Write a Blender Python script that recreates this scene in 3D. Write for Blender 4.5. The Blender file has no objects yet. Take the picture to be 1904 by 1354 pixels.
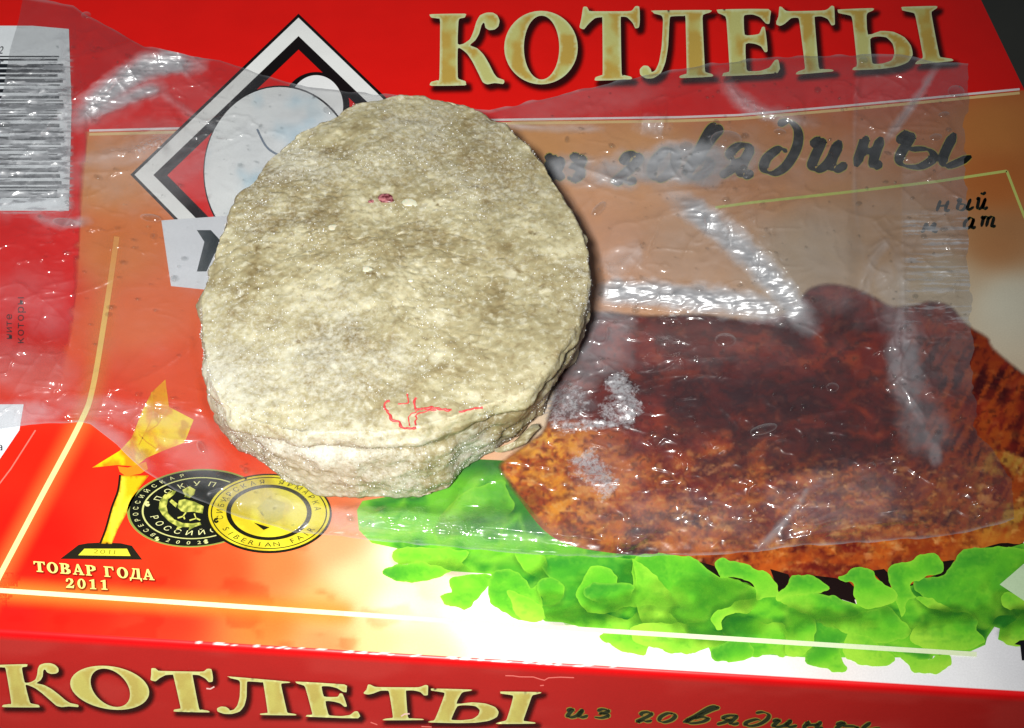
import bpy, math, random
import numpy as np
from mathutils import Vector
from mathutils.geometry import delaunay_2d_cdt

random.seed(7); RNG = np.random.default_rng(7)
S = bpy.context.scene
COL = S.collection
R = math.radians

# ------------------------------------------------------------------ camera, world, flash, exposure
H = 0.045                                   # height of the carton
W_PX, H_PX, F_PX = 1904.0, 1354.0, 2200.0
PITCH, DIST = R(52), 0.29
CAM = np.array([0.0, -DIST * math.cos(PITCH), H + DIST * math.sin(PITCH)])
cam = bpy.data.cameras.new('camera'); cam_o = bpy.data.objects.new('camera', cam); COL.objects.link(cam_o)
cam.sensor_width = 36.0; cam.lens = F_PX / W_PX * 36.0; cam.clip_start = 0.005; cam.clip_end = 50
cam_o.location = CAM; cam_o.rotation_euler = (R(90) - PITCH, 0, 0)
S.camera = cam_o

S.world = bpy.data.worlds.new('World'); S.world.use_nodes = True
bg = S.world.node_tree.nodes['Background']
bg.inputs[0].default_value = (0.75, 0.85, 1.0, 1); bg.inputs[1].default_value = 0.065

FLASH_POS = Vector((-0.034, -0.232, H + 0.302))
FLASH_AIM = Vector((-0.092, 0.026, H))
fl = bpy.data.lights.new('camera_flash', 'SPOT'); fl_o = bpy.data.objects.new('camera_flash', fl); COL.objects.link(fl_o)
fl.energy = 11.2; fl.shadow_soft_size = 0.015; fl.spot_size = R(88); fl.spot_blend = 1.0
fl.color = (1.0, 0.985, 0.95)
fl_o.location = FLASH_POS
fl_o.rotation_euler = (FLASH_AIM - FLASH_POS).to_track_quat('-Z', 'Y').to_euler()

S.view_settings.view_transform = 'Standard'; S.view_settings.look = 'None'
S.view_settings.exposure = 0.0; S.view_settings.gamma = 1.0
try:
    S.cycles.use_denoising = True
    S.cycles.transparent_max_bounces = 32
    S.cycles.max_bounces = 10
    S.cycles.caustics_reflective = False
    S.cycles.caustics_refractive = False
    S.cycles.sample_clamp_indirect = 4
except Exception:
    pass

# ------------------------------------------------------------------ camera rays and planes
cp, sp_ = math.cos(PITCH), math.sin(PITCH)
def rays(px, py):
    x = (np.asarray(px, float) - W_PX / 2) / F_PX; y = -(np.asarray(py, float) - H_PX / 2) / F_PX
    return np.stack([x, cp + y * sp_, -sp_ + y * cp], -1)
def at_plane(px, py, p0, n):
    d = rays(px, py); t = ((np.asarray(p0) - CAM) @ np.asarray(n)) / (d @ np.asarray(n))
    return CAM + d * np.asarray(t)[..., None]
def at_z(px, py, z):
    d = rays(px, py); t = (np.asarray(z) - CAM[2]) / d[..., 2]
    return CAM + d * np.asarray(t)[..., None]
def project(p):
    q = np.asarray(p) - CAM
    f = q[..., 1] * cp - q[..., 2] * sp_; u = q[..., 1] * sp_ + q[..., 2] * cp
    return W_PX / 2 + q[..., 0] / f * F_PX, H_PX / 2 - u / f * F_PX

def unit(v): v = np.asarray(v, float); return v / np.linalg.norm(v)
Z = np.array([0, 0, 1.0])
def side_plane(a, b, lean_deg, out_hint):
    """plane through the top edge a-b that leans outward by lean_deg towards the bottom"""
    ex = unit(b - a); n = unit(np.cross(ex, Z))
    if n @ np.asarray(out_hint, float) < 0: n = -n
    d = n * math.sin(R(lean_deg)) - Z * math.cos(R(lean_deg))
    return a, unit(np.cross(ex, d)), ex, n, d
def meet(*planes):
    A = np.array([p[1] for p in planes]); b = np.array([p[1] @ p[0] for p in planes])
    return np.linalg.solve(A, b)
FA, FB = at_z(-300., 1160., H), at_z(2400., 1324., H)
P_FRONT = side_plane(FA, FB, 12, (0, -1, 0))
P_LEFT = side_plane(at_z(-70., 900., H), at_z(-30., -200., H), 8, (-1, 0, 0))
P_RIGHT = side_plane(at_z(1824., 0., H), at_z(1904., 166., H), 2, (1, 0, 0))
P_BACK = side_plane(at_z(300., -260., H), at_z(1700., -300., H), 2, (0, 1, 0))
TOPP = (np.array([0, 0, H]), Z)
BOTP = (np.array([0, 0, 0.0]), Z)

# ------------------------------------------------------------------ noise, colour
def _h(ix, iy, iz, seed):
    n = (ix.astype(np.int64) * 374761393 + iy.astype(np.int64) * 668265263 + iz.astype(np.int64) * 2147483647 + seed * 974634533) & 0xffffffff
    n = ((n ^ (n >> 13)) * 1274126177) & 0xffffffff
    n = ((n ^ (n >> 16)) * 2246822519) & 0xffffffff
    return ((n ^ (n >> 15)) & 0xffffff) / float(0xffffff)
def noise3(x, y, z, seed=0):
    x, y, z = np.broadcast_arrays(np.asarray(x, float), np.asarray(y, float), np.asarray(z, float))
    ix, iy, iz = np.floor(x), np.floor(y), np.floor(z)
    fx, fy, fz = x - ix, y - iy, z - iz
    fx, fy, fz = [f * f * f * (f * (f * 6 - 15) + 10) for f in (fx, fy, fz)]
    r = 0
    for a in (0, 1):
        for b in (0, 1):
            for c in (0, 1):
                r = r + _h(ix + a, iy + b, iz + c, seed) * (fx if a else 1 - fx) * (fy if b else 1 - fy) * (fz if c else 1 - fz)
    return r
def fbm(x, y, z=0.0, oct=4, seed=0):
    r, a, t = 0, 1.0, 0
    for i in range(oct):
        r = r + a * noise3(x * 2 ** i + 17.3 * i, y * 2 ** i - 9.1 * i, np.asarray(z) * 2 ** i, seed + i); t += a; a *= .5
    return r / t
def lin(c):
    c = np.clip(np.asarray(c, float) / 255.0, 0, 1)
    return np.where(c <= .04045, c / 12.92, ((c + .055) / 1.055) ** 2.4)
def mix(a, b, t):
    t = np.clip(np.asarray(t, float), 0, 1)[..., None]
    return np.asarray(a, float) * (1 - t) + np.asarray(b, float) * t
def sstep(a, b, x): t = np.clip((x - a) / (b - a), 0, 1); return t * t * (3 - 2 * t)
INK = 0.86                                  # whitest ink on the carton

# ------------------------------------------------------------------ 2-D helpers
def crop(pts, ox, oy, s): return [(ox + x / s, oy + y / s) for x, y in pts]
def spline(pts, n=6, closed=True):
    p = np.asarray(pts, float); m = len(p); out = []
    for i in range(m if closed else m - 1):
        if closed: a, b, c, d = p[(i - 1) % m], p[i], p[(i + 1) % m], p[(i + 2) % m]
        else: a, b, c, d = p[max(i - 1, 0)], p[i], p[i + 1], p[min(i + 2, m - 1)]
        for k in range(n):
            t = k / n
            out.append(.5 * ((2 * b) + (c - a) * t + (2 * a - 5 * b + 4 * c - d) * t * t + (3 * b - a - 3 * c + d) * t ** 3))
    if not closed: out.append(p[-1])
    return np.array(out)
def resample(p, step, closed=True):
    p = np.asarray(p, float); out = []
    q = np.vstack([p, p[:1]]) if closed else p
    for a, b in zip(q[:-1], q[1:]):
        n = max(1, int(math.ceil(np.linalg.norm(b - a) / step)))
        for k in range(n): out.append(a + (b - a) * k / n)
    if not closed: out.append(q[-1])
    return np.array(out)
def inside(px, py, loops):
    r = np.zeros(np.shape(px), bool)
    for L in loops:
        L = np.asarray(L); n = len(L)
        for i in range(n):
            (x0, y0), (x1, y1) = L[i], L[(i + 1) % n]
            if y0 == y1: continue
            c = ((y0 > py) != (y1 > py)) & (px < (x1 - x0) * (py - y0) / (y1 - y0) + x0)
            r ^= c
    return r
def seg_dist(px, py, pts, closed=False):
    """distance to a polyline and the fraction along it"""
    P = np.asarray(pts, float)
    if closed: P = np.vstack([P, P[:1]])
    best = np.full(np.shape(px), 1e9); frac = np.zeros(np.shape(px)); side = np.zeros(np.shape(px))
    L = np.r_[0, np.cumsum(np.linalg.norm(np.diff(P, axis=0), axis=1))]
    for i in range(len(P) - 1):
        a, d = P[i], P[i + 1] - P[i]; l2 = d @ d
        if l2 == 0: continue
        t = np.clip(((px - a[0]) * d[0] + (py - a[1]) * d[1]) / l2, 0, 1)
        ex, ey = px - a[0] - t * d[0], py - a[1] - t * d[1]
        r = np.hypot(ex, ey); m = r < best
        best = np.where(m, r, best); frac = np.where(m, (L[i] + t * math.sqrt(l2)) / L[-1], frac)
    return best, frac

# ------------------------------------------------------------------ mesh helpers
def link(o, parent=None):
    COL.objects.link(o)
    if parent is not None: o.parent = parent
    return o
def mesh_obj(name, v, f, mat, parent=None, col=None, smooth=False, attrs=None):
    me = bpy.data.meshes.new(name)
    v = np.asarray(v, float); f = np.asarray(f, np.int32)
    k = f.shape[1]
    me.vertices.add(len(v)); me.vertices.foreach_set('co', v.astype(np.float32).ravel())
    me.loops.add(f.size); me.loops.foreach_set('vertex_index', f.ravel())
    me.polygons.add(len(f)); me.polygons.foreach_set('loop_start', np.arange(0, f.size, k, dtype=np.int32))
    me.polygons.foreach_set('loop_total', np.full(len(f), k, np.int32))
    if smooth: me.polygons.foreach_set('use_smooth', np.ones(len(f), bool))
    me.update(calc_edges=True); me.validate()
    if col is not None:
        a = me.color_attributes.new('Col', 'FLOAT_COLOR', 'POINT')
        c = np.asarray(col, float)
        if c.shape[1] == 3: c = np.c_[c, np.ones(len(c))]
        a.data.foreach_set('color', c.astype(np.float32).ravel())
    for n_, arr in (attrs or {}).items():
        a = me.attributes.new(n_, 'FLOAT', 'POINT'); a.data.foreach_set('value', np.asarray(arr, np.float32).ravel())
    me.materials.append(mat)
    return link(bpy.data.objects.new(name, me), parent)
def grid_faces(nu, nv, wrap=False):
    i, j = np.meshgrid(np.arange(nu if wrap else nu - 1), np.arange(nv - 1), indexing='ij')
    i2 = (i + 1) % nu
    return np.stack([i * nv + j, i2 * nv + j, i2 * nv + j + 1, i * nv + j + 1], -1).reshape(-1, 4)

LAYER = 1.3e-5
def place(px, py, plane, layer):
    if plane == 'top': return at_z(px, py, H + layer * LAYER)
    P = {'front': P_FRONT_ART, 'left': P_LEFT}[plane]
    n = P[1] if P[1] @ (CAM - P[0]) > 0 else -P[1]
    return at_plane(px, py, P[0] + n * layer * LAYER, P[1])
def up(f, v):
    """turn faces so that they look at the camera side"""
    n = np.cross(v[f[:, 1]] - v[f[:, 0]], v[f[:, 2]] - v[f[:, 0]])
    flip = ((CAM - v[f[:, 0]]) * n).sum(1) < 0
    f = f.copy(); f[flip] = f[flip][:, ::-1]
    return f

def outward(v, f):
    c = v.mean(0); n = np.cross(v[f[:, 1]] - v[f[:, 0]], v[f[:, 2]] - v[f[:, 0]]); m = v[f].mean(1) - c
    return f[:, ::-1] if (n * m).sum() < 0 else f
def patch(name, loops, color, sp, layer, parent, plane='top', mat=None, alpha=None, smooth=False, minseg=None):
    """one printed shape on a panel: crisp outline, inner points carry the ink colours"""
    loops = [resample(spline(l, 4) if smooth else np.asarray(l, float), minseg or sp) for l in loops]
    pts, edges = [], []
    for L in loops:
        b = len(pts); n = len(L)
        pts += [tuple(p) for p in L]; edges += [(b + i, b + (i + 1) % n) for i in range(n)]
    allp = np.vstack(loops); lo, hi = allp.min(0), allp.max(0)
    gx, gy = np.meshgrid(np.arange(lo[0] + sp * .5, hi[0], sp), np.arange(lo[1] + sp * .5, hi[1], sp))
    gx = gx.ravel() + RNG.uniform(-.25, .25, gx.size) * sp; gy = gy.ravel() + RNG.uniform(-.25, .25, gy.size) * sp
    m = inside(gx, gy, loops); gx, gy = gx[m], gy[m]
    if len(gx):
        d = np.min([seg_dist(gx, gy, L, True)[0] for L in loops], axis=0)
        m = d > sp * .4; gx, gy = gx[m], gy[m]
    pts += list(zip(gx, gy))
    r = delaunay_2d_cdt([Vector(p) for p in pts], edges, [], 0, 1e-5)
    V = np.array([(p.x, p.y) for p in r[0]]); F = np.array([f for f in r[2] if len(f) == 3], np.int32)
    c = V[F].mean(1); F = F[inside(c[:, 0], c[:, 1], loops)]
    d = np.min([seg_dist(V[:, 0], V[:, 1], L, True)[0] for L in loops], axis=0)
    C = np.asarray(color(V[:, 0], V[:, 1], d) if callable(color) else np.tile(color, (len(V), 1)), float)
    C = lin(C) * INK
    if alpha is not None: C = np.c_[C, np.clip(alpha(V[:, 0], V[:, 1], d), 0, 1)]
    P3 = place(V[:, 0], V[:, 1], plane, layer)
    return mesh_obj(name, P3, up(F, P3), mat or (INK_MAT if alpha is None else SOFT_MAT), parent, C)
def soft_shape(name, loops, color, amax, feather, sp, layer, parent, plane='top', dx=0, dy=0):
    """a printed soft-edged shape (a drop shadow or glow in the artwork)"""
    loops = [np.asarray(l, float) + (dx, dy) for l in loops]
    allp = np.vstack(loops); lo, hi = allp.min(0) - feather, allp.max(0) + feather
    x = np.arange(lo[0], hi[0] + sp, sp); y = np.arange(lo[1], hi[1] + sp, sp)
    gx, gy = np.meshgrid(x, y, indexing='ij'); gx, gy = gx.ravel(), gy.ravel()
    d = np.min([seg_dist(gx, gy, L, True)[0] for L in loops], axis=0)
    sd = np.where(inside(gx, gy, loops), -d, d)
    a = amax * (1 - sstep(-feather * .35, feather, sd))
    F = grid_faces(len(x), len(y)); keep = a[F].max(1) > .004; F = F[keep]
    used = np.unique(F); mp = np.zeros(len(gx), int); mp[used] = np.arange(len(used)); F = mp[F]; gx, gy, a = gx[used], gy[used], a[used]
    P3 = place(gx, gy, plane, layer)
    C = np.c_[np.tile(lin(color) * INK, (len(gx), 1)), a]
    return mesh_obj(name, P3, up(F, P3), SOFT_MAT, parent, C)
def ribbon(name, lines, width, color, layer, parent, plane='top', nib=None, alpha=None):
    """printed strokes; with nib=(angle, thin) drawn as with a broad pen"""
    VV, FF, CC = [], [], []; b = 0
    for ln in lines:
        p = np.asarray(ln, float); t = np.gradient(p, axis=0); t /= np.linalg.norm(t, axis=1)[:, None] + 1e-9
        nrm = np.c_[-t[:, 1], t[:, 0]]
        if nib is not None:
            nv = np.array([math.cos(nib[0]), math.sin(nib[0])])
            w = width * (nib[1] + (1 - nib[1]) * np.abs(nrm @ nv))
            w = w * np.minimum(1, .35 + np.minimum(np.arange(len(p)), np.arange(len(p))[::-1]) / 3.0)
        else: w = np.full(len(p), width)
        L, Rr = p + nrm * w[:, None] / 2, p - nrm * w[:, None] / 2
        n = len(p); VV += [L, Rr]; i = np.arange(n - 1)
        FF.append(np.stack([b + i, b + i + 1, b + n + i + 1, b + n + i], -1)); b += 2 * n
    V = np.vstack(VV); F = np.vstack(FF)
    P3 = place(V[:, 0], V[:, 1], plane, layer)
    C = lin(color(V[:, 0], V[:, 1], None) if callable(color) else np.tile(color, (len(V), 1))) * INK
    if alpha is not None: C = np.c_[C, np.full(len(C), alpha)]
    return mesh_obj(name, P3, up(F, P3), INK_MAT if alpha is None else SOFT_MAT, parent, C)
_gl = {}
def glyph(ch):
    if ch not in _gl:
        c = bpy.data.curves.new('lettering', 'FONT'); c.body = ch; c.resolution_u = 3
        o = bpy.data.objects.new('lettering', c); m = o.to_mesh()
        v = np.array([x.co[:2] for x in m.vertices]).reshape(-1, 2)
        m.calc_loop_triangles(); f = np.array([t.vertices[:] for t in m.loop_triangles], np.int32).reshape(-1, 3)
        o.to_mesh_clear(); bpy.data.objects.remove(o); bpy.data.curves.remove(c)
        _gl[ch] = (v, f)
    return _gl[ch]
def text_mesh(name, items, color, layer, parent, plane='top'):
    """items: (char, function from em coordinates to photo-plane coordinates)"""
    VV, FF, b = [], [], 0
    for ch, fn in items:
        v, f = glyph(ch)
        if len(f) == 0: continue
        VV.append(np.array(fn(v[:, 0], v[:, 1])).T); FF.append(f + b); b += len(v)
    V = np.vstack(VV); F = np.vstack(FF); P3 = place(V[:, 0], V[:, 1], plane, layer)
    return mesh_obj(name, P3, up(F, P3), INK_MAT, parent, np.tile(lin(color) * INK, (len(V), 1)))
def arc_text(s, cx, cy, rx, ry, a0, a1, size, inward=False, skew=0.0):
    """letters along an ellipse; angles in degrees, clockwise from the right, y down"""
    items = []
    for k, ch in enumerate(s):
        if ch == ' ': continue
        a = R(a0 + (a1 - a0) * (k / max(1, len(s) - 1)))
        v, _ = glyph(ch); w = v[:, 0].max() + v[:, 0].min()
        def fn(x, y, a=a, w=w):
            u = (x - w / 2) * size; r = (y - .36) * size
            if inward: ang, rad = a - u, 1 - r
            else: ang, rad = a + u, 1 + r
            X, Y = np.cos(ang) * rad * rx, np.sin(ang) * rad * ry
            return cx + X + skew * -Y, cy + Y
        items.append((ch, fn))
    return items
def ellipse(cx, cy, rx, ry, n=72, skew=0.0):
    a = np.linspace(0, 2 * math.pi, n, endpoint=False)
    return np.c_[cx + rx * np.cos(a) + skew * -ry * np.sin(a), cy + ry * np.sin(a)]
def thing(name, loc, label, cat):
    o = bpy.data.objects.new(name, None); link(o); o.location = loc; o.empty_display_size = .01
    o['label'] = label; o['category'] = cat
    return o
def settle(root):
    """children were built in world space: keep them there under the moved Empty"""
    bpy.context.view_layer.update()
    inv = root.matrix_world.inverted()
    for c in root.children: c.matrix_parent_inverse = inv

# ------------------------------------------------------------------ materials
def new_mat(name):
    m = bpy.data.materials.new(name); m.use_nodes = True; nt = m.node_tree
    for n in list(nt.nodes):
        if n.type != 'OUTPUT_MATERIAL': nt.nodes.remove(n)
    return m, nt, nt.nodes['Material Output']
def N(nt, t, **kw):
    n = nt.nodes.new(t)
    for k, v in kw.items():
        if k.startswith('i_'): n.inputs[int(k[2:]) if k[2:].isdigit() else k[2:].replace('_', ' ')].default_value = v
        else: setattr(n, k, v)
    return n
def ink_material(name, soft):
    m, nt, out = new_mat(name); L = nt.links.new
    at = N(nt, 'ShaderNodeAttribute', attribute_name='Col')
    tc = N(nt, 'ShaderNodeTexCoord')
    nz = N(nt, 'ShaderNodeTexNoise'); nz.inputs['Scale'].default_value = 2600; nz.inputs['Detail'].default_value = 2
    L(tc.outputs['Object'], nz.inputs['Vector'])
    n2 = N(nt, 'ShaderNodeTexNoise'); n2.inputs['Scale'].default_value = 90; n2.inputs['Detail'].default_value = 4
    L(tc.outputs['Object'], n2.inputs['Vector'])
    add = N(nt, 'ShaderNodeMath', operation='MULTIPLY_ADD'); add.inputs[1].default_value = .22; add.inputs[2].default_value = .83
    L(nz.outputs[0], add.inputs[0])
    a2 = N(nt, 'ShaderNodeMath', operation='MULTIPLY_ADD'); a2.inputs[1].default_value = .16
    L(n2.outputs[0], a2.inputs[0]); L(add.outputs[0], a2.inputs[2])
    mul = N(nt, 'ShaderNodeVectorMath', operation='SCALE'); L(at.outputs['Color'], mul.inputs[0]); L(a2.outputs[0], mul.inputs['Scale'])
    sub = N(nt, 'ShaderNodeMath', operation='MULTIPLY_ADD'); sub.inputs[1].default_value = .12; sub.inputs[2].default_value = .3
    L(n2.outputs[0], sub.inputs[0])
    bs = N(nt, 'ShaderNodeBsdfPrincipled'); L(mul.outputs[0], bs.inputs['Base Color']); L(sub.outputs[0], bs.inputs['Roughness'])
    bs.inputs['Specular IOR Level'].default_value = .45
    bp = N(nt, 'ShaderNodeBump'); bp.inputs['Strength'].default_value = .12; bp.inputs['Distance'].default_value = .0004
    L(n2.outputs[0], bp.inputs['Height']); L(bp.outputs[0], bs.inputs['Normal'])
    if soft:
        tr = N(nt, 'ShaderNodeBsdfTransparent'); mx = N(nt, 'ShaderNodeMixShader')
        L(at.outputs['Alpha'], mx.inputs[0]); L(tr.outputs[0], mx.inputs[1]); L(bs.outputs[0], mx.inputs[2]); L(mx.outputs[0], out.inputs[0])
    else: L(bs.outputs[0], out.inputs[0])
    return m
INK_MAT = ink_material('printed_carton', False)
SOFT_MAT = ink_material('printed_soft_ink', True)

# ------------------------------------------------------------------ table
def table():
    m, nt, out = new_mat('dark_table_top'); L = nt.links.new
    tc = N(nt, 'ShaderNodeTexCoord'); nz = N(nt, 'ShaderNodeTexNoise'); nz.inputs['Scale'].default_value = 14; nz.inputs['Detail'].default_value = 6
    L(tc.outputs['Object'], nz.inputs['Vector'])
    cr = N(nt, 'ShaderNodeValToRGB'); cr.color_ramp.elements[0].color = (.03, .033, .028, 1); cr.color_ramp.elements[1].color = (.075, .075, .062, 1)
    L(nz.outputs[0], cr.inputs[0]); bs = N(nt, 'ShaderNodeBsdfPrincipled'); bs.inputs['Roughness'].default_value = .5
    L(cr.outputs[0], bs.inputs['Base Color']); L(bs.outputs[0], out.inputs[0])
    n = 24; x = np.linspace(-.9, .9, n)
    gx, gy = np.meshgrid(x, x, indexing='ij')
    v = np.c_[gx.ravel(), gy.ravel(), np.zeros(n * n)]
    o = mesh_obj('table_top', v, grid_faces(n, n), m); o['kind'] = 'structure'
table()

# ------------------------------------------------------------------ carton
BOX = thing('cutlet_carton', tuple(np.array([0, 0, 0.0])), 'large red frozen cutlet carton lying flat under the bag and patty', 'food box')
FIL = 0.0011                                # radius of the folded front edge
_, _, ex_, n_, d_ = P_FRONT
fold_c0 = P_FRONT[0] - n_ * FIL             # start of the fold on the top
arc_end_ang = R(90 - 12)
def fold_pt(t, along, q=0):                 # t 0..1 round the fold
    a = t * arc_end_ang
    return fold_c0 + ex_ * along + n_ * (math.sin(a) * FIL) + Z * (-(1 - math.cos(a)) * FIL)
P_FRONT_ART = (fold_pt(1, 0), P_FRONT[1], ex_, n_, d_)
P_FOLD0 = (fold_c0, n_)                     # vertical plane at the start of the fold

TOP_PTS = [  # px, py, ink colour; upper right darkened to imitate the weaker flash
    (60, 60, 234, 20, 11), (700, 60, 234, 20, 11), (1300, 60, 234, 20, 11), (1800, 60, 215, 10, 12), (60, 500, 234, 20, 11),
    (190, 330, 222, 150, 88), (200, 470, 224, 128, 66), (250, 600, 230, 110, 58), (300, 700, 230, 84, 42), (230, 760, 230, 60, 25), (100, 850, 228, 34, 14), (250, 900, 228, 38, 18),
    (60, 1000, 226, 22, 10), (300, 1060, 230, 52, 20), (420, 1060, 232, 80, 36), (520, 1050, 236, 120, 62), (620, 1010, 242, 160, 110), (660, 1080, 252, 205, 150), (760, 1040, 255, 240, 215),
    (900, 1130, 255, 255, 250), (740, 1130, 255, 235, 200), (700, 1190, 253, 205, 140), (600, 1130, 248, 165, 90), (500, 1160, 245, 118, 48), (300, 1150, 235, 50, 25), (150, 1130, 230, 32, 14), (0, 1140, 226, 22, 14),
    (600, 1200, 250, 140, 84), (780, 1215, 253, 215, 160), (960, 1225, 255, 250, 240), (1300, 1260, 252, 252, 252), (1800, 1285, 250, 250, 252), (2300, 1300, 245, 245, 248),
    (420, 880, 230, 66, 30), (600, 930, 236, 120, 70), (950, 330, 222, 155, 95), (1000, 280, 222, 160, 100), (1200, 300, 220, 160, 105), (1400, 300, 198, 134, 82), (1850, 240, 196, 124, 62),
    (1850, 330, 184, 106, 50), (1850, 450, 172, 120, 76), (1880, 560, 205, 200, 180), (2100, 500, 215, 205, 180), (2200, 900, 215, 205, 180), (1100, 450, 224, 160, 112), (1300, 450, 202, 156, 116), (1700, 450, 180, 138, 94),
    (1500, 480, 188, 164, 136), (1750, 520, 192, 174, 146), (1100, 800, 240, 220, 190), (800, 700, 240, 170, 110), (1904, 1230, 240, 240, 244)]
TOP_PTS = np.array(TOP_PTS, float)
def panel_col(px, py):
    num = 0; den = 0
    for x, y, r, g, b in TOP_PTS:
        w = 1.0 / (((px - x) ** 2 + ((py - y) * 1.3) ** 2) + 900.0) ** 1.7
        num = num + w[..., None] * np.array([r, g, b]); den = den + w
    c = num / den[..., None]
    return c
BAND_LINE = [(166, 246), (400, 240), (600, 236), (923, 226), (1264, 221), (1373, 217), (1560, 201), (1700, 188), (1801, 178), (1896, 169), (2000, 158)]

def build_box():
    c_fl, c_fr = meet(P_FOLD0, P_LEFT, TOPP), meet(P_FOLD0, P_RIGHT, TOPP)
    c_bl, c_br = meet(P_BACK, P_LEFT, TOPP), meet(P_BACK, P_RIGHT, TOPP)
    nu, nv = 320, 420
    u, v = np.meshgrid(np.linspace(0, 1, nu), np.linspace(0, 1, nv), indexing='ij')
    u, v = u.ravel()[:, None], v.ravel()[:, None]
    P = (c_fl * (1 - u) + c_fr * u) * (1 - v) + (c_bl * (1 - u) + c_br * u) * v
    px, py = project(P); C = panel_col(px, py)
    band = np.interp(px, [p[0] for p in BAND_LINE], [p[1] for p in BAND_LINE])
    C = np.where((py < band)[:, None], np.array([234, 20, 11.]), C)
    st = sstep(.56, .66, fbm(px / 90, py / 50, 0, 3, 91)) * sstep(980, 1050, py) * sstep(900, 600, px)
    C = mix(C, C * np.array([.97, .72, .6]), st * .7)
    F = grid_faces(nu, nv)
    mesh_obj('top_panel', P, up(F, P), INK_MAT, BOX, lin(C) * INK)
    # front panel: rounded fold, then the leaning face down to the table
    lf, rf = meet(P_FRONT_ART, P_LEFT, BOTP), meet(P_FRONT_ART, P_RIGHT, BOTP)
    n = 300; rows = []
    for t in np.linspace(0, 1, 7):
        a = meet((fold_pt(t, 0), n_ if t < .05 else unit(np.cross(ex_, np.cross(n_, ex_)))), P_LEFT, (fold_pt(t, 0), Z)) if False else None
        q = fold_pt(t, 0)
        s0 = (c_fl - q) @ ex_; s1 = (c_fr - q) @ ex_
        rows.append([q + ex_ * (s0 + (s1 - s0) * k / (n - 1)) for k in range(n)])
    q1 = np.array(rows[-1])
    for t in np.linspace(0, 1, 26)[1:]:
        e = np.array([lf + (rf - lf) * k / (n - 1) for k in range(n)])
        rows.append(list(q1 * (1 - t) + e * t))
    P = np.array(rows).transpose(1, 0, 2).reshape(-1, 3); nr = len(rows)
    px, py = project(P)
    rowi = np.tile(np.arange(nr), n)
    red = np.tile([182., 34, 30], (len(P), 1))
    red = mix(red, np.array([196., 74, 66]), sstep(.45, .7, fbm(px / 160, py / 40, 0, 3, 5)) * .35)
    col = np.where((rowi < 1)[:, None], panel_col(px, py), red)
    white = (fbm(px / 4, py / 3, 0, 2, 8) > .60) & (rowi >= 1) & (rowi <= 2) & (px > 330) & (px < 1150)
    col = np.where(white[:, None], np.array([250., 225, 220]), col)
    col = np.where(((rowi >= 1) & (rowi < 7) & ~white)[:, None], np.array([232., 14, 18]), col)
    F = grid_faces(n, nr)
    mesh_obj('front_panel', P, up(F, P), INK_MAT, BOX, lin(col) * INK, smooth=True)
    # sloping end flap on the left, plain right and back panels
    lb = meet(P_BACK, P_LEFT, BOTP); rb = meet(P_BACK, P_RIGHT, BOTP)
    def quad(name, a, b, c, d, colr, k=60):
        u, v = np.meshgrid(np.linspace(0, 1, k), np.linspace(0, 1, k), indexing='ij'); u, v = u.ravel()[:, None], v.ravel()[:, None]
        P = (a * (1 - u) + b * u) * (1 - v) + (d * (1 - u) + c * u) * v
        F = grid_faces(k, k)
        mesh_obj(name, P, F, INK_MAT, BOX, np.tile(lin(colr) * INK, (len(P), 1)))
    quad('end_flap', c_fl, c_bl, lb, lf, (224, 18, 12))
    quad('side_panel', c_fr, rf, rb, c_br, (205, 20, 16), 8)
    quad('back_panel', c_br, rb, lb, c_bl, (205, 20, 16), 8)
build_box()

RED = (234., 20, 11)
def red_ink(px, py, d): return mix(np.tile(RED, (len(px), 1)), (205., 8, 6), .3 * fbm(px / 130, py / 130, 0, 3, 3))
# red header band, red margin on the left
right_edge = [(1824 - 4 + .48 * y, y) for y in (-250,)]
ribbon('crease_line', [resample([(66, 800), (20, 872), (-6, 906)], 6, False)], 2.5, (255, 170, 150), 4, BOX, alpha=.5)
patch('margin_band', [[(165, 246), (152, 400), (146, 520), (135, 620), (118, 700), (90, 735), (-90, 760), (-90, 200), (170, 200)]],
      red_ink, 10, 1, BOX, alpha=lambda x, y, d: sstep(0, 3, d) * sstep(735, 560, y))
def line_poly(pts, w): return pts, w
ribbon('header_line', [resample([(p[0], p[1] + 4) for p in BAND_LINE[:10]], 12, False)], 5, (240, 205, 140), 1.75, BOX)
ribbon('header_line', [resample([(p[0], p[1] - 3) for p in BAND_LINE[:10]], 12, False)], 4, (250, 235, 235), 1.75, BOX)
bl = spline([(0, 1069), (76, 925), (149, 787), (172, 723), (195, 590), (213, 470), (217, 440)], 8, False)
bl = np.vstack([[(-40, 1150)], bl])
soft_shape('border_glow', [np.vstack([bl + (-3, 0), bl[::-1] + (3, 0)])], (250, 150, 70), .55, 34, 5, 2, BOX)
ribbon('border_line', [bl], 10, lambda x, y, d: mix(mix(np.tile((250., 238, 160), (len(x), 1)), (240, 196, 110), sstep(790, 720, y)), (232, 158, 84), sstep(640, 450, y)), 4, BOX)
fl_line = [(x, 1098 + (x) * .0672) for x in range(-60, 660, 20)]
soft_shape('border_glow', [np.vstack([np.array(fl_line) + (0, -4), np.array(fl_line[::-1]) + (0, 4)])], (252, 165, 60), .62, 30, 5, 2, BOX)
ribbon('border_line', [fl_line], 9, (255, 243, 190), 4, BOX)
fr_line = [(x, 1098 + x * .0672 - max(0, x - 1000) * .004) for x in range(640, 1832, 24)]
ribbon('border_line', [fr_line], 9, (236, 250, 205), 18, BOX)

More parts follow.
